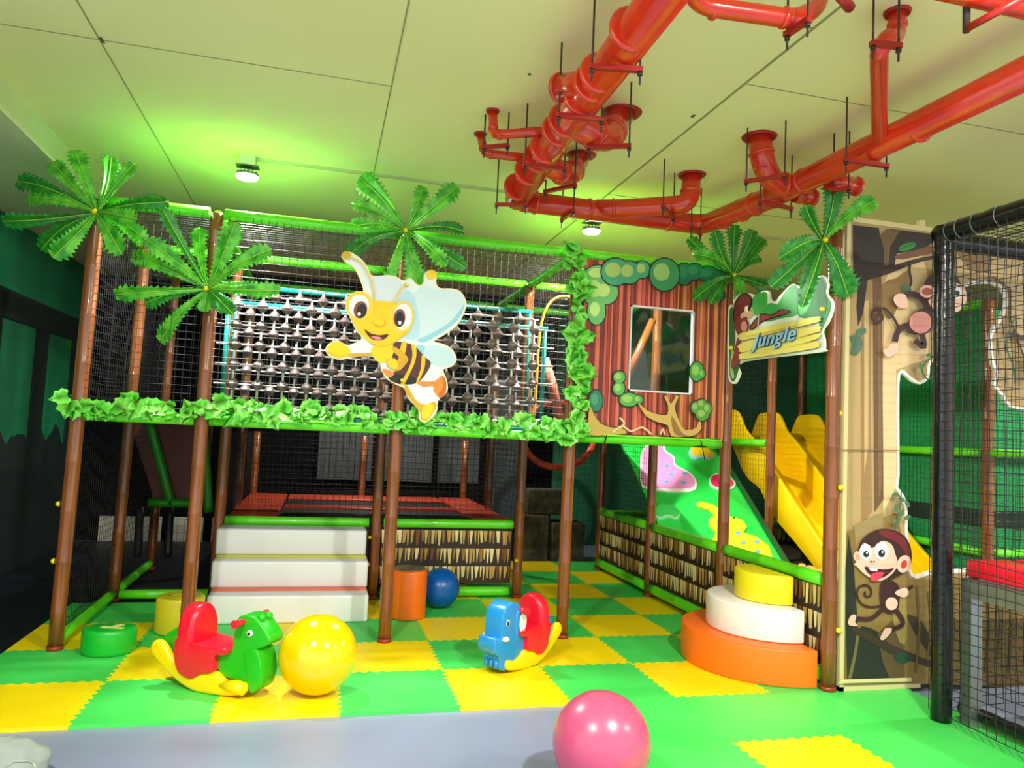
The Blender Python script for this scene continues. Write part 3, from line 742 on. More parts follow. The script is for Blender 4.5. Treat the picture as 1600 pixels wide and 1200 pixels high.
def palm(center, Y, tips, label, X=None, mt=None, seed=1, w=.066):
    c = PX(center[0], center[1], Y=Y) if X is None else PX(center[0], center[1], X=X)
    t = thing('palm_crown', label, 'artificial palm', c); mt = mt or m_leafA
    dist = (c - CAM).dot(FWD)
    R = random.Random(seed)
    for k, q in enumerate(tips):
        x, y = q[:2]; ww = w * (q[2] if len(q) > 2 else 1)
        f = R.uniform(-.1, .18)
        p = c + RIGHT * ((x - center[0]) * dist / F_PX) + UP * (-(y - center[1]) * dist / F_PX)
        p = p - FWD * f
        frond(c, p, ww, mt if R.random() < .75 else (m_leafB if mt is m_leafA else m_leafA), t, bow=R.uniform(.02, .1) if y > center[1] - 60 else 0.0, seed=seed * 50 + k)
    MB().ell(c - FWD * .03, .016, n=14, m=10).build('nut', m_cap, parent=t)
    MB().tube([c + V((0, .03, -.06)), c + V((0, .02, 0))], [.03, .02], 10).build('collar', m_post, parent=t)
    return t
palm((152, 332), 1.12, [(20, 281), (42, 308), (20, 350), (52, 385), (100, 408, 1.2), (206, 404, 1.3), (237, 352), (272, 318), (205, 252, .7), (160, 238), (120, 238), (78, 254), (225, 375)], 'artificial palm crown on the leftmost post', seed=1)
palm((325, 452), 1.12, [(273, 336, .8), (302, 353, .9), (380, 353, 1.3), (432, 393, 1.2), (446, 456), (419, 462), (383, 497), (320, 488, .8), (241, 532), (229, 474), (188, 462), (207, 400), (252, 383), (336, 480, .7)], 'lowest artificial palm crown on the second post from left', seed=2)
palm((635, 361), 1.12, [(562, 276, 1.5), (661, 292, .9), (718, 296, 1.3), (723, 357, .9), (728, 418), (702, 422, .9), (652, 450, 1.3), (604, 452, .8), (535, 402, 1.1), (543, 357, .9), (552, 320, .9)], 'artificial palm crown above the bee sign', seed=3)
palm((1146, 430), 1.12, [(1077, 370), (1147, 352, 1.1), (1196, 370, 1.1), (1073, 402), (1189, 400), (1201, 446), (1150, 477, 1.1), (1075, 472), (1105, 478), (1108, 366), (1172, 362)], 'artificial palm crown at the right end of the hut wall', mt=m_leafB, seed=4)
palm((1286, 376), -.07, [(1296, 286, 1.25), (1352, 321, 1.0), (1241, 329, .8), (1199, 412, 1.1), (1210, 447), (1254, 456, 1.1), (1330, 462, 1.45), (1240, 486, .7), (1310, 350, .6)], 'artificial palm crown on the right post beside the monkey panel', mt=m_leafB, seed=5)

# ------------------------------------------------------------------ ivy garlands
def ivy(name, path, n, label, spread=.05, size=.055, seed=1):
    R = random.Random(seed); t = thing(name, label, 'ivy garland', path[0])
    pts = [V(p) for p in smooth_poly([tuple(p) for p in path], 6, False)]
    MB().tube(pts, .004, 6).build('stem', m_stem, parent=t)
    mb = MB()
    out = [(0, .0), (.4, -.14), (.64, .16), (.5, .4), (.56, .62), (.26, .76), (0, 1.12)]
    for k in range(n):
        s = (k + R.random()) / n * (len(pts) - 1.001); i = int(s); p = pts[i].lerp(pts[min(i + 1, len(pts) - 1)], s - i)
        toc = V((-.1, -1, .1))
        nrm = (toc + V((R.uniform(-.5, .5), 0, R.uniform(-.3, .7)))).normalized()
        d = V((R.uniform(-1, 1), R.uniform(-.3, .1), R.uniform(-1, .75)))
        d = (d - nrm * d.dot(nrm)).normalized(); sd = d.cross(nrm)
        sz = size * R.uniform(.7, 1.25); fold = R.uniform(-.05, .14)
        p = p + V((R.uniform(-spread, spread) * .6, R.uniform(-.03, .0), R.uniform(-spread, spread)))
        c = [p + d * (y * sz) for _, y in ((0, 0), (0, .5), (0, 1.15))]
        vs = [c[0], c[1], c[2]]
        for sg in (-1, 1):
            for (x, y) in out[1:-1]: vs.append(p + sd * (sg * x * sz) + d * (y * sz) + nrm * (fold * x * sz) + nrm * (-.06 * y * y * sz))
        for b in (3, 8):
            mb_f = [(0, b, b + 1), (0, b + 1, b + 2, 1), (1, b + 2, b + 3, b + 4), (1, b + 4, 2)]
            if b == 3: base = len(mb.v); mb.v += vs
            for f in mb_f: mb.f.append([base + q for q in f]); mb.m.append(0); mb.sm.append(True)
        mb.tube([p - d * sz * .3, p], .0015, 3, mi=1)
    mb.build('leaves', [m_ivy, m_stem], parent=t)
    return t
Yv = 1.135
ivy('ivy_garland', [PX(x, y, Y=Yv) for x, y in ((112, 625), (150, 640), (200, 636), (250, 642), (308, 650))], 30, 'ivy garland on the deck rail between the two leftmost posts', .035, .085, 1)
ivy('ivy_garland', [PX(x, y, Y=Yv) for x, y in ((318, 640), (380, 640), (460, 645), (540, 650), (620, 655))], 50, 'ivy garland on the deck rail left of the bee sign foot', .04, .082, 2)
ivy('ivy_garland', [PX(x, y, Y=Yv) for x, y in ((620, 655), (700, 655), (780, 662), (850, 668), (912, 672))], 48, 'ivy garland on the deck rail right of the bee sign foot', .045, .082, 3)
ivy('ivy_garland', [PX(x, y, Y=Yv - .02) for x, y in ((902, 395), (900, 440), (905, 500), (898, 550), (908, 600), (900, 650), (890, 678))], 64, 'upright ivy garland climbing the post beside the hut wall', .08, .085, 4)

# ------------------------------------------------------------------ bee sign
def bee():
    K = 3.53; Y = 1.08; O = V((0, Y, 0)); fr = (O, V((1, 0, 0)), V((0, 0, 1)), V((0, -1, 0)))
    def cv(x, y): p = PX(480 + x / K, 360 + y / K, Y=Y); return (p.x, p.z)
    a = Art(cv, fr)
    out = [(100, 655), (120, 625), (165, 605), (215, 630), (250, 625), (300, 595), (270, 550), (240, 490), (212, 410), (230, 360), (280, 335), (310, 335), (300, 290), (265, 215), (210, 175), (188, 140), (205, 118), (240, 120), (290, 150), (330, 195), (355, 245), (400, 250), (440, 245), (490, 255), (530, 275), (570, 262), (610, 300), (640, 290), (645, 240), (680, 218), (714, 238), (712, 290), (735, 318), (800, 320), (850, 340), (878, 400), (860, 470), (820, 530), (760, 575), (700, 610), (750, 625), (800, 655), (825, 710), (800, 750), (752, 768), (772, 830), (772, 890), (722, 940), (715, 1000), (660, 1057), (620, 1045), (612, 990), (560, 930), (535, 872), (490, 850), (440, 820), (408, 770), (400, 730), (350, 695), (240, 702), (180, 714), (120, 692)]
    a.sh((240, 228, 170), out, 3, t=(-.018, 0))
    ins = [(105, 655), (122, 630), (165, 611), (215, 636), (250, 631), (308, 597), (276, 550), (246, 490), (218, 410), (236, 364), (282, 341), (318, 340), (306, 290), (270, 212), (214, 170), (195, 140), (208, 124), (238, 126), (286, 155), (325, 198), (352, 251), (400, 256), (440, 251), (490, 261), (530, 281), (570, 268), (610, 306), (645, 296), (652, 242), (680, 224), (708, 240), (706, 292), (733, 324), (800, 326), (846, 345), (872, 400), (854, 468), (815, 526), (757, 570), (690, 610), (748, 631), (796, 660), (819, 710), (796, 745), (744, 764), (766, 830), (766, 888), (716, 937), (709, 998), (658, 1050), (625, 1040), (618, 988), (566, 928), (541, 868), (494, 845), (444, 815), (414, 768), (405, 726), (350, 690), (240, 697), (180, 708), (124, 688)]
    a.sh((226, 234, 236), ins, 3)
    a.sh((206, 226, 232), [(600, 335), (640, 305), (720, 325), (800, 330), (846, 348), (868, 400), (850, 465), (800, 525), (700, 592), (640, 618), (600, 600), (560, 480), (550, 385)], 3)
    a.sh((150, 206, 218), [(868, 402), (850, 465), (800, 525), (700, 592), (640, 618), (606, 604), (680, 570), (780, 510), (830, 455)], 3)
    a.sh((180, 216, 228), [(490, 400), (545, 330), (590, 370), (620, 500), (610, 590), (560, 600), (520, 580), (590, 480), (570, 410), (520, 390)], 3)
    a.sh((196, 222, 230), [(640, 640), (720, 634), (788, 660), (812, 710), (792, 742), (730, 752), (660, 715)], 3)
    a.sh((150, 206, 218), [(600, 640), (650, 640), (640, 690), (665, 722), (640, 720)], 3)
    a.sh((214, 224, 232), [(360, 262), (440, 258), (520, 285), (490, 380), (460, 395), (375, 388)], 3)
    # abdomen
    body = [(478, 622), (540, 618), (600, 645), (650, 700), (682, 732), (655, 790), (610, 838), (560, 850), (500, 846), (448, 815), (490, 765), (468, 690)]
    a.sh((84, 40, 40), body, 3)
    a.sh((30, 24, 26), [(500, 846), (448, 815), (470, 790), (540, 800), (600, 815), (610, 838), (560, 850)], 2)
    for p in ([(520, 620), (548, 620), (536, 690), (500, 760), (470, 790), (458, 800), (500, 720)], [(575, 632), (600, 645), (596, 720), (560, 800), (535, 848), (515, 845), (560, 760), (580, 690)], [(632, 690), (650, 702), (646, 760), (618, 825), (600, 838), (625, 765)]):
        a.sh((240, 190, 20), p, 3)
    a.sh((232, 140, 60), [(415, 765), (450, 770), (480, 790), (455, 812), (425, 790)], 3)
    # legs
    a.sh((232, 140, 50), [(605, 835), (700, 832), (742, 800), (764, 830), (764, 888), (735, 925), (700, 890), (692, 858), (640, 862)], 3)
    a.sh((206, 104, 30), [(745, 806), (764, 830), (764, 888), (735, 925), (722, 900), (748, 870)], 3)
    a.sh((214, 164, 20), [(536, 846), (560, 870), (600, 938), (650, 962), (700, 945), (712, 970), (690, 1010), (660, 1048), (628, 1040), (622, 1000), (575, 940), (545, 890)], 3)
    a.sh((250, 204, 10), [(640, 970), (690, 958), (690, 1000), (658, 1040), (632, 1030)], 3)
    # arm and hand
    a.sh((214, 164, 20), [(225, 680), (360, 676), (362, 690), (235, 697)], 0)
    a.sh((250, 206, 10), [(108, 655), (130, 628), (170, 613), (214, 638), (236, 660), (232, 688), (180, 704), (126, 686)], 3)
    a.sh((226, 176, 10), stroke([(110, 668), (150, 690), (200, 692), (232, 680)], 6), 0)
    # chest, other arm
    a.sh((250, 204, 10), [(362, 640), (470, 632), (470, 690), (430, 728), (372, 712)], 3)
    a.sh((214, 164, 20), [(466, 640), (505, 655), (556, 705), (540, 742), (505, 775), (470, 768), (442, 750), (442, 712), (480, 706), (505, 725), (520, 712), (476, 672)], 3)
    a.sh((250, 206, 20), [(446, 716), (478, 712), (500, 735), (490, 765), (462, 760), (446, 745)], 3)
    # head
    a.sh((250, 200, 10), [(300, 400), (365, 390), (460, 395), (540, 430), (585, 478), (560, 560), (500, 606), (430, 645), (360, 628), (300, 575), (255, 510), (238, 430)], 3)
    a.sh((226, 170, 20), stroke(smooth_poly([(350, 622), (420, 640), (500, 604), (550, 560)], 4, False), 5), 0)
    for (cx, cy, rx, ry) in ((286, 414, 76, 78), (520, 478, 68, 88)): a.sh((242, 206, 90), ellp(cx, cy, rx, ry, 10, 30)); a.sh((250, 200, 10), ellp(cx, cy, rx - 9, ry - 9, 10, 30))
    a.sh((244, 240, 238), ellp(284, 418, 56, 64, 10, 30)); a.sh((244, 240, 238), ellp(526, 478, 50, 72, 5, 30))
    a.sh((140, 70, 64), ellp(293, 440, 37, 48, 12, 26)); a.sh((26, 20, 22), ellp(299, 446, 28, 39, 12, 26)); a.sh((250, 250, 250), ellp(286, 463, 9, 10))
    a.sh((140, 70, 64), ellp(508, 485, 32, 50, 5, 26)); a.sh((26, 20, 22), ellp(508, 492, 25, 41, 5, 26)); a.sh((250, 250, 250), ellp(509, 511, 9, 10))
    a.sh((232, 168, 20), ellp(397, 511, 35, 24, 10)); a.sh((250, 204, 10), ellp(394, 507, 30, 19, 10))
    a.sh((70, 20, 20), [(314, 546), (350, 570), (400, 580), (447, 574), (425, 600), (385, 607), (345, 592)], 3)
    a.sh((232, 130, 150), [(350, 588), (385, 586), (412, 598), (385, 605)], 3)
    a.sh((236, 200, 100), stroke(smooth_poly([(222, 142), (300, 185), (348, 270), (366, 340), (370, 400)], 4, False), 9), 0)
    a.sh((236, 200, 100), stroke(smooth_poly([(545, 303), (505, 345), (478, 400)], 4, False), 9), 0)
    a.sh((210, 170, 40), ellp(216, 141, 24, 22)); a.sh((250, 206, 30), ellp(685, 247, 27, 26))
    p = V((cv(635 - 480, 500)[0], 0, 0))
    o = a.build('bee_sign', loc=tuple(V((cv(500, 1057)[0], Y, cv(500, 1057)[1]))))
    tag(o, 'flying cartoon bee cut-out sign fixed on the middle post above the ivy', 'sign')
    for x, y in ((545, 303), (520, 828)):
        q = cv(x, y); MB().tube([(q[0], Y - .034, q[1]), (q[0], Y - .05, q[1])], [.014, .01], 12).build('bolt_cap', m_cap, parent=o)
bee()

# ------------------------------------------------------------------ hut wall mural
def hut():
    K = 2.858; Y = 1.165; fr = (V((0, Y, 0)), V((1, 0, 0)), V((0, 0, 1)), V((0, -1, 0)))
    def cv(x, y): p = PX(860 + x / K, 280 + y / K, Y=Y); return (p.x, p.z)
    a = Art(cv, fr); x0, x1, z0, z1 = 3.40, 4.54, 1.44, 2.69; wx0, wx1, wz0, wz1 = 3.755, 4.265, 1.755, 2.385
    def R4(A, B, Cc, D): return [(A, Cc), (B, Cc), (B, D), (A, D)]
    for r in (R4(x0, wx0, z0, z1), R4(wx1, x1, z0, z1), R4(wx0, wx1, z0, wz0), R4(wx0, wx1, wz1, z1)): a.sh((120, 50, 40), r, t=(-.02, 0), raw=True)
    R = random.Random(5); x = x0; k = 0
    pal = [(196, 84, 70), (160, 58, 46), (214, 110, 86), (120, 44, 34)]; palr = [(190, 96, 50), (150, 62, 36), (216, 134, 76), (104, 44, 28)]
    while x < x1 - .005:
        w_ = R.uniform(.012, .034); e = min(x + w_, x1); c = (pal if x < 4.1 else palr)[k % 4]; k += 1 if R.random() < .8 else 2
        j = lambda: (R.uniform(-.003, .003))
        segs = [(z0, z1)]
        if e > wx0 and x < wx1: segs = [(z0, wz0), (wz1, z1)]
        for (b, t_) in segs:
            if e > wx0 and x < wx0: e = wx0
            if x < wx1 < e: e = wx1
            a.sh(c, [(x, b), (e, b), (e, t_), (x, t_)], t=(0, .0006), raw=True)
            if w_ > .02: a.sh((60, 22, 18), [(e - .003, b), (e, b), (e, t_), (e - .003, t_)], t=(.0006, .001), raw=True)
        x = e
    def bush(pts, c1, c2):
        for (cx, cy, rx, ry) in pts: a.sh((16, 40, 30), ellp(cx, cy, rx + 5, ry + 5, 0, 26))
        for (cx, cy, rx, ry) in pts: a.sh(c1, ellp(cx, cy, rx, ry, 0, 26))
        for (cx, cy, rx, ry) in pts: a.sh(c2, ellp(cx - rx * .2, cy - ry * .15, rx * .55, ry * .55, 0, 20))
    bush([(215, 425, 60, 40), (205, 500, 60, 70), (245, 505, 56, 54), (205, 590, 40, 60)], (110, 190, 110), (190, 226, 130))
    bush([(290, 415, 64, 60), (350, 418, 50, 50), (408, 405, 34, 38)], (70, 170, 130), (170, 210, 110))
    bush([(595, 425, 38, 48), (640, 415, 40, 36), (700, 425, 46, 34), (750, 450, 30, 40)], (24, 110, 84), (40, 130, 90))
    bush([(505, 428, 66, 72)], (60, 150, 96), (150, 200, 110))
    bush([(740, 520, 34, 26)], (24, 90, 70), (40, 120, 80))
    bush([(198, 990, 30, 48)], (40, 120, 90), (70, 150, 110))
    bush([(302, 885, 26, 26), (300, 935, 26, 30), (345, 985, 42, 30), (385, 985, 20, 20)], (90, 170, 80), (150, 200, 100))
    bush([(645, 860, 30, 42), (668, 870, 14, 20)], (70, 160, 60), (140, 196, 90))
    bush([(640, 1020, 22, 26), (665, 1005, 22, 22), (690, 1025, 20, 26), (668, 1050, 30, 28)], (80, 150, 60), (150, 180, 90))
    tree = [(498, 972), (512, 968), (528, 1005), (550, 968), (562, 972), (545, 1015), (560, 1070), (590, 1120), (640, 1110), (655, 1078), (664, 1110), (640, 1140), (600, 1148), (530, 1148), (515, 1100), (470, 1085), (420, 1060), (395, 1025), (382, 998), (425, 1035), (480, 1052), (512, 1050), (515, 1010)]
    a.sh((30, 22, 14), [(p[0] + (3 if p[0] > 520 else -3), p[1] + (3 if p[1] > 1060 else -3)) for p in tree], 2)
    a.sh((206, 170, 84), tree, 2)
    a.sh((150, 110, 46), [(530, 1060), (548, 1080), (575, 1130), (600, 1146), (560, 1146), (536, 1120)], 3)
    root = [(168, 1010), (185, 1050), (215, 1090), (260, 1108), (310, 1112), (330, 1135), (250, 1140), (170, 1142), (160, 1080)]
    a.sh((40, 30, 16), [(p[0], p[1] - 4) for p in root], 2); a.sh((190, 160, 70), root, 2)
    for s in (((270, 1130), (310, 1102), (350, 1125), (400, 1108), (440, 1138)), ((480, 1140), (490, 1115), (500, 1140)), ((300, 1065), (320, 1090), (300, 1110))):
        a.sh((214, 196, 150), stroke(smooth_poly(list(s), 4, False), 8), 0)
    o = a.build('hut_wall_panel', loc=(3.97, Y, z0))
    tag(o, 'mural panel of red-brown planks, green bushes and a bare tree with a square window', 'mural panel')
    f = MB()
    for A, B_, Cc, D in ((wx0, wx1, wz0, wz0 + .012), (wx0, wx1, wz1 - .012, wz1), (wx0, wx0 + .01, wz0, wz1), (wx1 - .01, wx1, wz0, wz1)): f.box((A, Y - .014, Cc), (B_, Y + .02, D))
    f.build('window_frame', m_white, parent=o)
    MB().box((wx0 + .01, Y, wz0 + .012), (wx1 - .01, Y + .004, wz1 - .012)).build('window_pane', m_glass, parent=o)
    # diagonal padded beam visible through the window
    b = MB().tube([PX(975, 600, Y=2.2), PX(1020, 500, Y=2.2)], .035, 10)
    b.build('inner_brace', m_post, parent=frame)
hut()

# ------------------------------------------------------------------ Jungle sign
def jungle():
    K = 5.455; X = 4.47; fr = (V((X, 0, 0)), V((0, -1, 0)), V((0, 0, 1)), V((-1, 0, 0)))
    def cv(x, y): p = PX(1120 + x / K, 400 + y / K, X=X); return (-p.y, p.z)
    a = Art(cv, fr)
    out = [(98, 440), (150, 432), (150, 370), (200, 325), (280, 318), (330, 335), (390, 298), (440, 303), (455, 372), (500, 385), (540, 335), (640, 238), (700, 255), (800, 212), (900, 165), (945, 240), (935, 315), (978, 380), (984, 450), (945, 560), (895, 640), (910, 700), (912, 790), (880, 820), (225, 900), (195, 1000), (152, 1088), (106, 1062), (96, 980), (92, 760)]
    a.sh((236, 240, 222), out, 3, t=(-.016, 0))
    a.sh((60, 110, 60), [(110, 455), (150, 470), (160, 720), (150, 800), (200, 880), (180, 990), (150, 1070), (118, 1050), (106, 960), (104, 760)], 2)
    a.sh((170, 200, 120), [(128, 800), (150, 840), (140, 960), (150, 1030), (130, 1040), (114, 960)], 3)
    for c, p in (((70, 180, 80), [(300, 365), (390, 310), (430, 325), (428, 420), (385, 495), (320, 500)]), ((60, 170, 80), [(430, 420), (470, 400), (520, 410), (560, 340), (640, 250), (690, 275), (700, 400), (690, 500), (560, 530), (420, 560), (400, 480)]),
                 ((30, 130, 60), [(690, 300), (740, 262), (830, 212), (898, 175), (936, 245), (926, 320), (968, 385), (972, 450), (930, 560), (880, 640), (860, 520), (700, 520)]), ((96, 196, 110), [(700, 400), (760, 330), (830, 290), (800, 400), (760, 480), (710, 500)]), ((20, 110, 50), [(860, 260), (900, 200), (925, 300), (940, 420), (900, 520), (860, 420)])):
        a.sh(c, p, 3)
    # monkey
    a.sh((40, 18, 16), [(148, 560), (150, 420), (198, 335), (262, 318), (304, 362), (296, 440), (215, 490), (184, 570)], 3)
    a.sh((120, 36, 34), [(156, 550), (160, 425), (204, 345), (258, 328), (292, 366), (280, 430), (210, 480), (178, 560)], 3)
    a.sh((40, 18, 16), [(286, 600), (380, 492), (470, 500), (560, 452), (640, 476), (560, 512), (400, 562), (310, 632)], 3)
    a.sh((150, 60, 54), [(300, 600), (386, 500), (470, 510), (560, 462), (620, 478), (550, 504), (400, 550), (310, 620)], 3)
    a.sh((140, 46, 46), [(160, 560), (215, 500), (275, 560), (272, 640), (210, 700), (170, 640)], 3)
    a.sh((224, 150, 140), ellp(238, 600, 26, 46)); a.sh((222, 176, 140), ellp(262, 505, 56, 34, -12)); a.sh((222, 176, 140), ellp(270, 460, 30, 36, -12))
    a.sh((244, 240, 232), ellp(268, 455, 16, 26)); a.sh((20, 16, 16), ellp(284, 448, 10, 24, 10)); a.sh((130, 20, 30), ellp(250, 530, 20, 9, -12))
    a.sh((140, 46, 46), [(150, 850), (185, 700), (215, 740), (205, 890), (140, 965), (134, 900)], 3)
    # planks
    for p in ([(205, 690), (222, 655), (540, 580), (870, 515), (890, 540), (868, 566), (560, 640), (230, 722)], [(205, 795), (214, 745), (560, 660), (880, 598), (895, 625), (876, 650), (560, 735), (240, 822)], [(205, 850), (230, 828), (560, 745), (880, 660), (890, 690), (860, 712), (560, 800), (240, 868)], [(208, 870), (240, 850), (560, 790), (860, 725), (888, 758), (860, 786), (560, 835), (230, 882)]):
        a.sh((90, 70, 20), [(x, y + 3) for x, y in p], 2); a.sh((242, 224, 110), p, 2)
    for p in (((260, 690), (500, 640), (700, 595)), ((300, 800), (560, 735), (800, 680)), ((620, 780), (720, 755), (840, 735)), ((640, 640), (740, 615), (860, 590))): a.sh((214, 190, 70), stroke(list(p), 6), 0)
    for x in (375, 705): a.sh((170, 190, 190), stroke([(x, 500 + (x > 500) * 20), (x - 4, 560 + (x > 500) * 10), (x - 8, 625 - (x > 500) * 30)], 10), 0)
    p0 = cv(500, 1088)
    o = a.build('jungle_sign', loc=(X, -cv(500, 600)[0], cv(500, 600)[1]))
    tag(o, 'cut-out sign reading Jungle on yellow planks with leaves and a monkey', 'sign')
    A0 = cv(318, 790); B0 = cv(705, 715)
    for k, (m, off, w, ext) in enumerate(((mat('navy_lettering', (30, 60, 110), .4), .004, .05, .002), (mat('sky_blue_lettering', (146, 200, 240), .35), .009, .012, .004))):
        cu = bpy.data.curves.new('lettering', 'FONT'); cu.body = 'Jungle'; cu.size = 1; cu.shear = .35; cu.extrude = .01; cu.offset = w * .6; cu.resolution_u = 4; cu.space_character = 1.06
        to = bpy.data.objects.new('tmp', cu); COL.objects.link(to); bpy.context.view_layer.update()
        me = bpy.data.meshes.new_from_object(to.evaluated_get(bpy.context.evaluated_depsgraph_get()))
        bpy.data.objects.remove(to)
        xs = [v.co.x for v in me.vertices]; mx0, mx1 = min(xs), max(xs)
        u0 = V((B0[0] - A0[0], B0[1] - A0[1])); L = u0.length; ud = u0 / L; vd = V((-ud.y, ud.x)); sx = L / (mx1 - mx0); sy = .132
        rl = root_loc(o)
        for v in me.vertices:
            a_, b_ = (v.co.x - mx0) * sx, v.co.y * sy
            q = V(A0) + ud * a_ + vd * b_
            v.co = fr[0] + fr[1] * q.x + fr[2] * q.y + fr[3] * (a.z + off + (v.co.z > 0) * ext) - rl
        me.materials.clear(); me.materials.append(m)
        lo = bpy.data.objects.new('lettering', me); COL.objects.link(lo); lo.parent = o
    for x, y in ((935, 455), (150, 785)):
        q = cv(x, y); MB().tube([(X - .022, -q[0], q[1]), (X - .04, -q[0], q[1])], [.016, .011], 12).build('bolt_cap', m_cap, parent=o)
    # the hanger between sign and right post
jungle()

# ------------------------------------------------------------------ monkey portal panel
def panel():
    Y = -.03; fr = (V((0, Y, 0)), V((1, 0, 0)), V((0, 0, 1)), V((0, -1, 0)))
    def cv(x, y): p = PX(x, y, Y=Y); return (p.x, p.z)
    c4 = lambda pts, ox=1300, oy=340, k=4.0: [(ox + x / k, oy + y / k) for x, y in pts]
    c2 = lambda pts: c4(pts, 1300, 620, 2.61)
    a = Art(cv, fr)
    hole = [(1700, 640), (1640, 638), (1610, 641), (1577, 633), (1570, 620), (1554, 602), (1559, 585), (1552, 567), (1548, 527), (1560, 505), (1572, 482), (1572, 458), (1552, 441), (1515, 443), (1500, 455), (1494, 480), (1478, 492), (1472, 540), (1458, 560), (1451, 572), (1450, 588), (1438, 598), (1424, 592), (1412, 581), (1407, 582), (1403, 600), (1403, 700), (1403, 745), (1401, 762), (1411, 776), (1416, 800), (1416, 830), (1420, 860), (1421, 890), (1432, 902), (1453, 895), (1500, 892), (1700, 880)]
    hp = [cv(*p) for p in hole]
    tl = cv(1325, 349); z1 = 2.79; xl = 4.655; xr = 6.9
    outer = [(xl, .02), (xl, z1), (xr, z1), (xr, hp[0][1] - .0), ] + hp + [(xr, hp[-1][1]), (xr, .02)]
    a.sh((178, 152, 102), outer, t=(-.02, 0), raw=True)
    base_h = [cv(x, y) for x, y in hole]
    # white cut edge
    a.sh((246, 240, 230), stroke([cv(*p) for p in smooth_poly(hole, 2, False)], .02), t=(-.0205, .0008), raw=True)
    def sh(c, p, s=0): a.sh(c, p, s)
    # printed tree trunk
    sh((222, 192, 140), [(1380, 560), (1382, 440), (1400, 400), (1440, 395), (1452, 440), (1450, 560), (1400, 578), (1400, 760), (1380, 800), (1378, 640)])
    sh((176, 148, 98), [(1330, 460), (1345, 460), (1345, 900), (1330, 940)])
    sh((150, 118, 76), [(1346, 440), (1362, 430), (1360, 620), (1362, 800), (1346, 820)])
    sh((196, 164, 112), [(1350, 470), (1357, 470), (1356, 700), (1350, 740)])
    sh((104, 76, 48), [(1363, 430), (1376, 400), (1378, 560), (1380, 780), (1366, 800)])
    sh((126, 92, 58), [(1371, 470), (1375, 470), (1377, 760), (1372, 780)])
    sh((140, 110, 66), c4([(310, 420), (400, 380), (470, 330), (480, 420), (420, 520), (380, 620), (330, 620)]), 2)
    sh((44, 34, 30), c4([(130, 48), (290, 66), (296, 110), (360, 72), (620, 104), (640, 150), (560, 200), (400, 225), (385, 330), (300, 370), (220, 390), (190, 600), (160, 680), (150, 560), (160, 400), (130, 380)]))
    sh((110, 84, 54), c4([(296, 112), (340, 74), (420, 84), (360, 180), (350, 300), (320, 300), (320, 200)]), 0)
    sh((120, 78, 60), c4([(380, 245), (480, 215), (640, 170), (760, 165), (760, 215), (620, 225), (440, 262)]), 2)
    sh((60, 40, 30), c4([(300, 330), (480, 270), (620, 240), (760, 240), (760, 262), (620, 262), (480, 300), (330, 360)]), 2)
    sh((24, 66, 36), ellp(1416, 386, 16, 7.5, -18)); sh((50, 140, 66), ellp(1416, 386, 14, 5.5, -18)); sh((28, 84, 44), stroke([(1404, 390), (1428, 381)], 1.2))
    sh((50, 40, 34), stroke(c4(smooth_poly([(490, 270), (478, 330), (490, 400), (470, 460)], 4, False)), 3))
    sh((72, 108, 84), c4([(420, 430), (460, 420), (490, 450), (470, 480), (440, 470)]), 2)
    sh((82, 110, 88), c4([(150, 700), (200, 690), (205, 720), (170, 740), (190, 790), (150, 860), (110, 850), (120, 790), (105, 740), (140, 735)]), 2)
    # right hand upper area, mottled
    sh((186, 158, 108), [(1455, 372), (1700, 384), (1700, 560), (1640, 600), (1600, 560), (1578, 500), (1578, 452), (1552, 432), (1512, 436), (1494, 450), (1480, 480), (1462, 440)])
    sh((130, 98, 60), [(1490, 380), (1540, 385), (1545, 425), (1510, 420)], 2); sh((90, 70, 44), [(1600, 390), (1650, 392), (1650, 560), (1612, 560), (1598, 470)], 2)
    # lower trunk
    sh((136, 110, 56), [(1322, 830), (1400, 800), (1418, 905), (1470, 905), (1560, 905), (1700, 900), (1700, 1080), (1318, 1060)])
    sh((150, 128, 82), [(1332, 820), (1378, 800), (1378, 860), (1340, 880)])
    sh((38, 42, 34), c2([(62, 560), (84, 700), (100, 930), (150, 940), (190, 960), (240, 1060), (290, 1160), (56, 1160), (50, 930), (50, 700)]))
    sh((120, 104, 60), c2([(100, 930), (112, 930), (92, 1060), (70, 1160), (56, 1160), (84, 1040)]), 0)
    sh((94, 76, 40), c2([(180, 960), (250, 900), (290, 900), (290, 1160), (230, 1150), (200, 1080)]), 0)
    sh((60, 48, 26), c2([(290, 880), (330, 960), (410, 1080), (410, 1000), (350, 900)]), 0)
    sh((150, 130, 64), c2([(250, 800), (290, 800), (300, 980), (270, 1000), (240, 900)]), 2)
    sh((58, 46, 30), c2([(60, 935), (110, 940), (250, 1015), (420, 1085), (420, 1110), (240, 1050), (90, 965)]), 0)
    sh((26, 70, 48), c2([(245, 1060), (270, 1040), (310, 1050), (320, 1065), (285, 1085), (260, 1080)]), 3)
    for k in range(9): sh((104, 84, 44), stroke([(1430 + k * 18, 915 + (k % 3) * 8), (1434 + k * 18, 980), (1428 + k * 18, 1050 - (k % 2) * 20)], 3.5))
    sh((226, 206, 150), [(1305.5, 1066), (1420, 1063), (1420, 1057), (1312, 1060)], 0)
    sh((110, 90, 60), stroke([(1311, 703), (1380, 703), (1402, 703.5)], 1.2))
    br = (58, 26, 24); hair = (66, 24, 26); skin = (232, 190, 168); pink = (226, 150, 140)
    # lower monkey: tail, limbs, body, head
    sh(br, stroke(c2(smooth_poly([(200, 845), (150, 855), (110, 840), (92, 805), (100, 775), (130, 765), (150, 785), (145, 810), (125, 808), (125, 790)], 4, False)), 3.2))
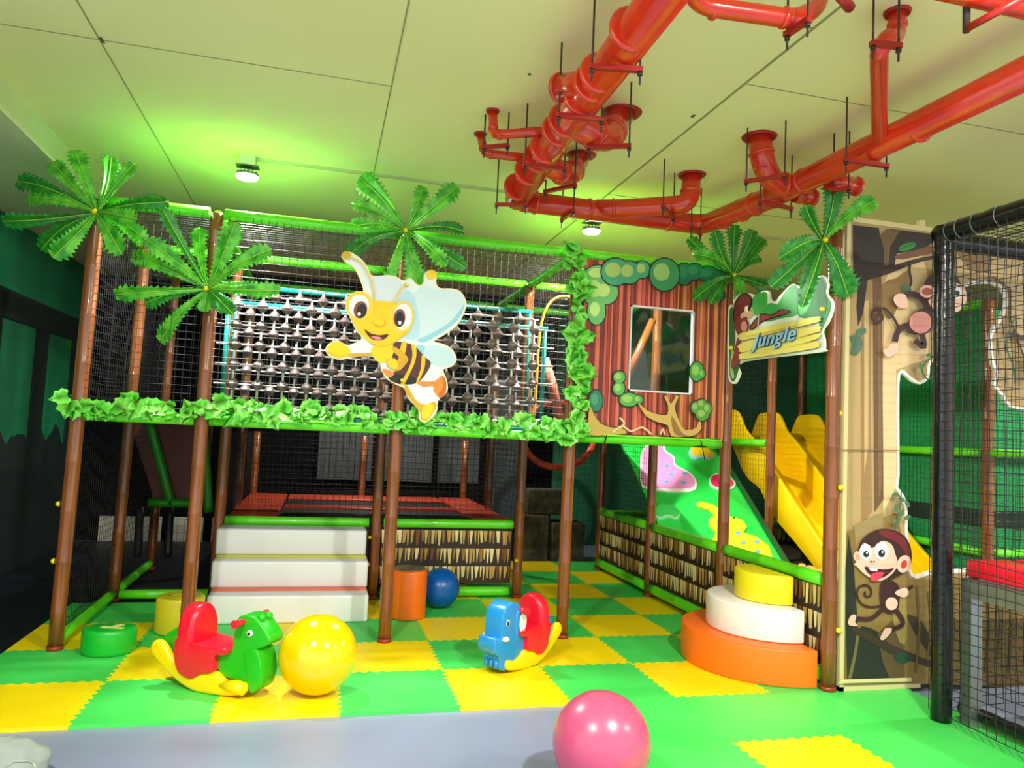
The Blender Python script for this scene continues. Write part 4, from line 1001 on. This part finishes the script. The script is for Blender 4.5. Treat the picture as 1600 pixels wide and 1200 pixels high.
    sh(br, c2([(190, 755), (225, 745), (262, 770), (262, 850), (240, 880), (200, 870), (185, 820)]), 3)
    sh(br, stroke(c2(smooth_poly([(205, 850), (150, 900), (90, 900)], 4, False)), 6.5))
    sh(br, stroke(c2(smooth_poly([(245, 860), (275, 905), (270, 930), (228, 945)], 4, False)), 7))
    sh(br, stroke(c2(smooth_poly([(245, 770), (280, 790), (318, 768)], 4, False)), 4.5))
    sh(skin, ellp(1300 + 231 / 2.61, 620 + 840 / 2.61, 9.5, 10)); sh(skin, c2([(68, 885), (88, 888), (82, 915), (95, 930), (60, 928), (54, 912)]), 2)
    sh(skin, c2([(205, 940), (232, 940), (222, 965), (196, 988), (184, 980), (196, 955)]), 2); sh(skin, c2([(255, 785), (290, 775), (300, 800), (280, 815), (245, 800)]), 2)
    sh(br, c2([(96, 620), (110, 580), (150, 548), (200, 535), (262, 550), (300, 590), (313, 650), (300, 700), (270, 720), (220, 740), (170, 690), (110, 650)]), 3)
    sh((110, 28, 36), c2([(180, 545), (240, 548), (290, 590), (306, 650), (290, 640), (250, 590), (200, 570)]), 3)
    sh(skin, c2([(100, 620), (120, 592), (150, 615), (190, 585), (230, 600), (245, 640), (255, 680), (235, 715), (205, 738), (170, 748), (120, 720), (90, 690), (78, 680), (98, 655)]), 3)
    sh(skin, ellp(1300 + 90 / 2.61, 620 + 648 / 2.61, 6, 8)); sh(pink, ellp(1300 + 92 / 2.61, 620 + 650 / 2.61, 3, 5)); sh(skin, ellp(1300 + 279 / 2.61, 620 + 678 / 2.61, 10.5, 14, 20)); sh((196, 60, 60), ellp(1300 + 279 / 2.61, 620 + 680 / 2.61, 4.5, 7, 20))
    for x, y, r in ((124, 628, 9.5), (186, 625, 11)): sh((244, 242, 238), ellp(1300 + x / 2.61, 620 + y / 2.61, r, r * 1.25)); sh((30, 36, 34), ellp(1300 + (x + 1) / 2.61, 620 + (y + 10) / 2.61, r * .48, r * .55)); sh((250, 250, 250), ellp(1300 + (x + 4) / 2.61, 620 + (y + 5) / 2.61, 1.4, 1.6, n=12))
    sh((70, 20, 24), c2([(118, 688), (150, 695), (200, 700), (236, 695), (210, 722), (180, 735), (150, 725), (130, 712)]), 3)
    sh((246, 244, 240), c2([(134, 692), (170, 697), (168, 708), (140, 704)]), 0); sh((222, 60, 84), c2([(150, 715), (195, 712), (180, 735), (160, 748), (140, 740)]), 3)
    sh((40, 20, 20), ellp(1300 + 143 / 2.61, 620 + 668 / 2.61, 1.3, 1.3, n=10)); sh((40, 20, 20), ellp(1300 + 155 / 2.61, 620 + 668 / 2.61, 1.3, 1.3, n=10))
    # upper monkey
    sh(br, stroke(c4(smooth_poly([(390, 690), (350, 620), (300, 575), (240, 575), (222, 620), (245, 655), (285, 645), (285, 610), (262, 605)], 4, False)), 4))
    sh(br, c4([(455, 640), (520, 580), (590, 570), (610, 650), (580, 720), (510, 735), (440, 720)]), 3)
    sh(br, stroke(c4(smooth_poly([(580, 600), (540, 520), (480, 485), (420, 490)], 4, False)), 9)); sh(br, stroke(c4(smooth_poly([(580, 590), (620, 640), (650, 700)], 4, False)), 9))
    sh(br, stroke(c4(smooth_poly([(460, 670), (390, 705), (365, 780)], 4, False)), 9)); sh(br, stroke(c4(smooth_poly([(530, 720), (545, 810), (490, 770)], 4, False)), 9))
    sh(pink, ellp(1300 + 524 / 4, 340 + 660 / 4, 17.5, 17)); sh(skin, c4([(355, 520), (375, 485), (430, 490), (445, 560), (410, 570), (380, 560)]), 3); sh(skin, c4([(340, 790), (385, 800), (370, 850), (320, 875), (290, 835), (320, 820)]), 3)
    sh(br, ellp(1300 + 660 / 4, 340 + 460 / 4, 30, 30, 0, 30)); sh(skin, c4([(600, 500), (640, 420), (720, 410), (790, 440), (810, 520), (760, 590), (680, 610), (610, 580), (570, 530)]), 3)
    sh(skin, ellp(1300 + 562 / 4, 340 + 468 / 4, 12, 10)); sh((170, 80, 60), ellp(1300 + 562 / 4, 340 + 470 / 4, 8, 6)); sh((244, 242, 238), ellp(1300 + 745 / 4, 340 + 475 / 4, 8, 10)); sh((30, 24, 24), ellp(1300 + 750 / 4, 340 + 480 / 4, 3.5, 4.5))
    # vines
    sh((50, 110, 60), stroke(c4(smooth_poly([(620, 870), (560, 900), (530, 960), (560, 1010), (590, 1000), (585, 985)], 4, False)), 2.4)); sh((70, 130, 76), ellp(1443, 556, 5, 3)); sh((70, 130, 76), ellp(1431, 574, 4, 4))
    for s in range(7): sh((70, 116, 76), ellp(1391 + (s % 3) * 9, 772 + s * 7, 6, 3.4, 30 * s))
    sh((60, 100, 66), stroke(smooth_poly([(1399, 765), (1397, 790), (1390, 825)], 4, False), 2))
    sh((50, 104, 60), stroke(smooth_poly([(1574, 500), (1562, 540), (1572, 570), (1576, 600)], 4, False), 3)); sh(br, stroke([(1600, 530), (1585, 530), (1570, 520)], 7)); sh(br, stroke([(1592, 560), (1594, 600)], 9))
    o = a.build('monkey_panel', loc=(5.7, Y, 0))
    tag(o, 'tall printed portal board with tree trunk and two monkeys at the right', 'mural panel')
    fr_ = MB(); fr_.box((4.635, Y - .004, 0), (4.662, Y + .03, z1 + .01)); fr_.box((4.635, Y - .004, z1), (6.9, Y + .03, z1 + .03)); fr_.box((4.635, Y - .004, 0), (5.2, Y + .03, .025)); fr_.box((5.17, Y, z1 + .03), (5.21, Y + .03, z1 + .07))
    fr_.build('edge_trim', mat('cream_trim', (222, 206, 150), .5), parent=o)
panel()

# ------------------------------------------------------------------ black netted trampoline cage at the right edge
cg = thing('trampoline_cage', 'black netted trampoline enclosure with red and blue pads at the right edge', 'trampoline', (5.7, -1.4, -.02))
def wob(a, b, r, name, seed=1):
    a = V(a); b = V(b); n = 40; return MB().tube([a.lerp(b, i / n) for i in range(n + 1)], [r * (1 + .12 * noise.noise(V((i * .9, seed, 0)))) for i in range(n + 1)], 14).build(name, m_blackg, parent=cg)
wob((4.89, -.5, -.02), (4.89, -.5, 2.66), .05, 'cage_post', 1); wob((6.6, -.5, -.02), (6.6, -.5, 2.66), .05, 'cage_post', 3)
wob((4.89, -.46, 2.62), (4.89, -2.9, 2.62), .052, 'top_bar', 4); wob((4.89, -.5, 2.58), (6.6, -.5, 2.58), .052, 'top_bar', 5)
wob((5.03, -.5, .06), (5.03, -2.6, .06), .035, 'bottom_bar', 6)
wob((4.92, -2.9, -.02), (4.92, -2.9, 2.66), .05, 'cage_post', 2)
net('cage_net', (4.85, -.46, .05), (0, -1, 0), Z1, 2.4, 2.55, cg, sp=.05, r=.0026, jit=.007, seed=40)
net('cage_net', (4.95, -.46, .05), X1, Z1, 1.6, 2.5, cg, sp=.05, r=.0026, jit=.007, seed=41)
net('cage_net', (4.92, -.5, 2.62), X1, (0, -1, 0), 1.65, 2.3, cg, sp=.055, r=.0026, jit=.007, seed=42)
MB().box((5.0, -.93, .76), (5.3, -.54, .85)).build('side_pad', m_red, parent=cg, bevel=.015)
MB().box((5.0, -1.9, .76), (5.3, -.94, .85)).build('side_pad', m_blu, parent=cg, bevel=.015)
MB().box((5.31, -.85, .76), (6.5, -.54, .85)).build('side_pad', m_red, parent=cg, bevel=.015)
MB().box((5.31, -2.5, .76), (6.5, -.86, .8)).build('jump_mat', m_black, parent=cg)
MB().box((4.96, -2.5, .66), (5.02, -.56, .755)).box((5.02, -.6, .66), (6.5, -.54, .755)).build('steel_frame', m_steel, parent=cg)
for x, y in ((4.96, -.62), (4.96, -2.4)): MB().box((x, y, -.02), (x + .07, y + .06, .66)).build('leg', m_steel, parent=cg)
for y in (-.55, -.62, -.72, -.86):
    MB().tube([V((4.89 + .056 * math.sin(a), y, 2.62 + .056 * math.cos(a))) for a in [2 * math.pi * i / 16 for i in range(16)]], .0025, 5, closed=True).build('cable_tie', C(120, 130, 120), parent=cg)

# ------------------------------------------------------------------ red drain pipes below the ceiling
def bend(pts, rad=.09, k=5):
    pts = [V(p) for p in pts]; out = [pts[0]]
    for i in range(1, len(pts) - 1):
        a, b, c = pts[i - 1], pts[i], pts[i + 1]; r = min(rad, (b - a).length * .45, (c - b).length * .45)
        p, q = b + (a - b).normalized() * r, b + (c - b).normalized() * r
        for j in range(k + 1): t = j / k; out.append(p * (1 - t) ** 2 + b * 2 * t * (1 - t) + q * t * t)
    out.append(pts[-1]); return out
def collar(mb, c, d, r, w=.012):
    c = V(c); d = V(d).normalized(); mb.tube([c - d * w, c - d * w * .5, c + d * w * .5, c + d * w], [r, r * 1.12, r * 1.12, r], 20)
def flange(mb, x, y, r, parent):
    MB().tube([(x, y, CZ - .012), (x, y, CZ)], [r * 1.35, r * 1.5], 24).build('ceiling_flange', m_bracket, parent=parent)
ZP = 2.96
P1 = thing('drain_pipe', 'thick red drain pipe running front to back under the ceiling, with branches', 'pipe', (2.7, -.3, ZP))
mb = MB(); r = .08
mb.tube(bend([(2.66, -2.8, ZP), (2.72, -.3, ZP), (2.78, .84, ZP)], .05), r, 24)
for y in (-1.28, -.92, -.83, -.68, -.42, -.3, -.05, .1, .32, .62): collar(mb, (2.7 + .03 * (y + .3), y, ZP), (0.02, 1, 0), r)
mb.build('pipe', m_pipe, parent=P1)
for nm, pts, rr, fx in (('branch', [(2.71, -.42, ZP), (2.98, -.26, ZP - .0), (3.12, -.10, CZ)], .075, (3.12, -.1)), ('branch', [(2.74, .14, ZP), (2.98, .34, ZP), (3.12, .56, CZ)], .065, (3.12, .56)),
                        ('small_branch', [(2.72, -.12, 3.03), (2.45, .12, 3.06), (2.44, .12, CZ)], .026, (2.44, .12)), ('small_branch', [(2.76, .3, 3.03), (2.46, .4, 3.06), (2.44, .46, CZ)], .026, (2.44, .46)),
                        ('stub', [(2.70, -.85, ZP), (2.6, -.62, 3.02)], .06, None)):
    m_ = MB(); b = bend(pts, .1 if rr > .04 else .04); m_.tube(b, rr, 20)
    collar(m_, b[1], b[1] - b[0], rr)
    if len(b) > 6: collar(m_, b[-2], b[-1] - b[-2], rr)
    o = m_.build(nm, m_pipe, parent=P1)
    if fx: flange(None, fx[0], fx[1], rr, o)
P2 = thing('drain_pipe', 'red drain pipe crossing above the hut wall then turning towards the upper right', 'pipe', (4.0, .8, ZP))
mb = MB(); r = .07; path = bend([(2.82, .88, ZP), (3.5, .89, ZP), (4.18, .90, ZP), (4.26, .25, ZP), (4.33, -2.8, ZP)], .1); mb.tube(path, r, 22)
for c, d in (((2.92, .88, ZP), (1, 0, 0)), ((3.3, .885, ZP), (1, 0, 0)), ((3.9, .89, ZP), (1, 0, 0)), ((4.22, .7, ZP), (.1, -1, 0)), ((4.24, .5, ZP), (.1, -1, 0)), ((4.25, .36, ZP), (.1, -1, 0)), ((4.26, .18, ZP), (.1, -1, 0)), ((4.27, -.12, ZP), (0, 1, 0)), ((4.3, -.62, ZP), (0, 1, 0)), ((4.3, -.95, ZP), (0, 1, 0))): collar(mb, c, d, r)
mb.build('pipe', m_pipe, parent=P2)
for nm, pts, rr, fx in (('branch', [(3.35, .88, ZP + .01), (3.55, .82, ZP + .02), (3.9, .58, ZP + .02), (3.93, .62, CZ)], .064, (3.93, .62)), ('branch', [(4.28, -.02, ZP), (4.13, -.02, ZP), (4.02, -.08, 3.04), (3.99, -.08, CZ)], .068, (3.99, -.08)),
                        ('small_branch', [(4.3, -.72, ZP), (4.2, -.8, ZP), (3.68, -1.4, 2.99), (3.7, -1.42, 3.04), (3.80, -1.36, 3.1), (3.8, -1.36, CZ)], .036, (3.8, -1.36)), ('small_branch', [(4.36, .1, ZP), (4.5, .12, ZP)], .05, None), ('small_branch', [(4.36, -.22, ZP - .02), (4.56, -.2, ZP - .02)], .05, None)):
    m_ = MB(); b = bend(pts, .09 if rr > .04 else .05); m_.tube(b, rr, 20); collar(m_, b[1], b[1] - b[0], rr)
    if len(b) > 6: collar(m_, b[-2], b[-1] - b[-2], rr)
    o = m_.build(nm, m_pipe, parent=P2)
    if fx: flange(None, fx[0], fx[1], rr, o)
P3 = thing('drain_pipe', 'thin red pipe with two elbows at the top centre edge of the ceiling', 'pipe', (3.0, -1.5, ZP))
mb = MB(); b = bend([PX(1072, -40, Z=3.0), PX(1090, 8, Z=ZP), PX(1240, 30, Z=ZP), PX(1275, 15, Z=3.04), PX(1285, -20, Z=3.18)], .06); mb.tube(b, .034, 18)
for x, y in ((1115, 14), (1225, 28)): collar(mb, PX(x, y, Z=ZP), PX(1240, 30, Z=ZP) - PX(1090, 8, Z=ZP), .035)
mb.build('pipe', m_pipe, parent=P3)
P4 = thing('drain_pipe', 'red pipe cut by the top right corner of the picture', 'pipe', PX(1530, 0, Z=2.9))
mb = MB().tube([PX(1440, -30, Z=2.95), PX(1520, -12, Z=2.93), PX(1680, 25, Z=2.9)], .045, 18); mb.build('pipe', m_pipe, parent=P4)
MB().tube([PX(1510, 45, Z=2.82), PX(1600, -4, Z=2.86)], .013, 8).build('brace', m_bracket, parent=P4)
MB().tube([PX(1510, 50, Z=2.82), PX(1510, 50, Z=2.82) + V((0, 0, .38))], .012, 10).build('drop_rod', m_rod, parent=P4)
P5 = thing('pipe_stub', 'short red bracket end at the top edge right of centre', 'pipe', PX(1325, 0, Z=3.0))
MB().tube([PX(1310, -10, Z=3.0), PX(1328, 12, Z=3.0)], .02, 8).build('stub', m_bracket, parent=P5)
H = [((925, 108), (1000, 113), 2.85, 'below the thick red pipe nearest the top edge'), ((873, 183), (940, 190), 2.85, 'below the first fork of the thick red pipe'), ((920, 233), (983, 231), 2.86, 'under the wide bell branch right of the thick pipe'), ((820, 260), (882, 266), 2.85, 'below the second fork of the thick red pipe'),
     ((776, 322), (822, 322), 2.86, 'at the far bend of the thick red pipe'), ((852, 302), (898, 292), 2.87, 'under the lower bell branch beside the thick pipe'), ((756, 233), (793, 230), 3.0, 'under the two thin pipes at the left'), ((878, 345), (896, 332), 2.86, 'on the crossing red pipe left of the glowing lamp'),
     ((1036, 325), (1052, 343), 2.88, 'on the branch before the short upright outlet'), ((1166, 286), (1226, 277), 2.88, 'under the tall outlet right of centre'), ((1322, 253), (1385, 262), 2.86, 'below the long pipe under the thin riser'), ((1188, 318), (1236, 328), 2.86, 'below the long pipe near its lower bend'),
     ((1230, 57), (1262, 36), 2.9, 'on the thin pipe at the top edge'), ((1364, 72), (1404, 76), 2.92, 'under the elbow of the thin riser'), ((1302, 300), (1326, 297), 2.86, 'behind the topmost palm frond'), ((1080, 358), (1094, 368), 2.86, 'at the lower corner where the red pipe turns')]
for (a, b, z, where) in H:
    A_, B_ = PX(*a, Z=z), PX(*b, Z=z); t = thing('pipe_hanger', 'red hanger bar with dark rods ' + where, 'pipe hanger', A_, 'pipe hangers')
    d = (B_ - A_).normalized(); n = V((-d.y, d.x, 0)) * .012
    mb = MB(); vs = [A_ - d * .01 - n, B_ + d * .01 - n, B_ + d * .01 + n, A_ - d * .01 + n]; mb.add([p for p in vs] + [p + V((0, 0, .02)) for p in vs], [(0, 3, 2, 1), (4, 5, 6, 7), (0, 1, 5, 4), (1, 2, 6, 5), (2, 3, 7, 6), (3, 0, 4, 7)])
    mb.build('bar', m_bracket, parent=t)
    for p in (A_, B_): MB().tube([p - V((0, 0, .05)), V((p.x, p.y, CZ))], .0045, 6).tube([p - V((0, 0, .014)), p - V((0, 0, .002))], .011, 6).build('rod', m_rod, parent=t)

# ------------------------------------------------------------------ ceiling lamps and conduit
def lamp(x, y, label):
    t = thing('ceiling_lamp', label, 'lamp', (x, y, 3.05), 'round ceiling lamps')
    MB().box((x - .05, y - .05, 3.135), (x + .05, y + .05, CZ)).build('junction_box', C(206, 200, 180), parent=t)
    MB().box((x - .075, y - .04, 3.128), (x + .075, y + .04, 3.135)).build('bracket', C(90, 90, 80), parent=t)
    MB().tube([(x, y, 3.13), (x + .01, y, 3.09)], .005, 6).build('cable', m_black, parent=t)
    MB().tube([(x, y, 3.065), (x, y, 3.085)], [.078, .072], 28).build('housing', C(110, 110, 112), parent=t)
    for k in range(14):
        a = 2 * math.pi * k / 14
        MB().box((x + .062 * math.cos(a) - .004, y + .062 * math.sin(a) - .004, 3.085), (x + .062 * math.cos(a) + .004, y + .062 * math.sin(a) + .004, 3.098)).build('fin', C(110, 110, 112), parent=t)
    MB().tube([(x, y, 3.05), (x, y, 3.065)], [.066, .072], 28).build('diffuser', m_lampw, parent=t)
lamp(1.03, 1.41, 'round white ceiling lamp above the left part of the frame'); lamp(3.63, 1.72, 'glaring round ceiling lamp just below the crossing red pipe'); lamp(2.28, 4.75, 'unseen round ceiling lamp added behind the netted deck to brighten the pads')  # third lamp is out of sight, added to light the trampoline pads
tag(MB().box((1.08, 1.40, CZ - .018), (3.6, 1.425, CZ)).box((3.66, 1.70, CZ - .018), (6.5, 1.725, CZ)).build('conduit', C(190, 190, 150)), 'thin pale cable conduit running along the ceiling between the two lamps', 'conduit')
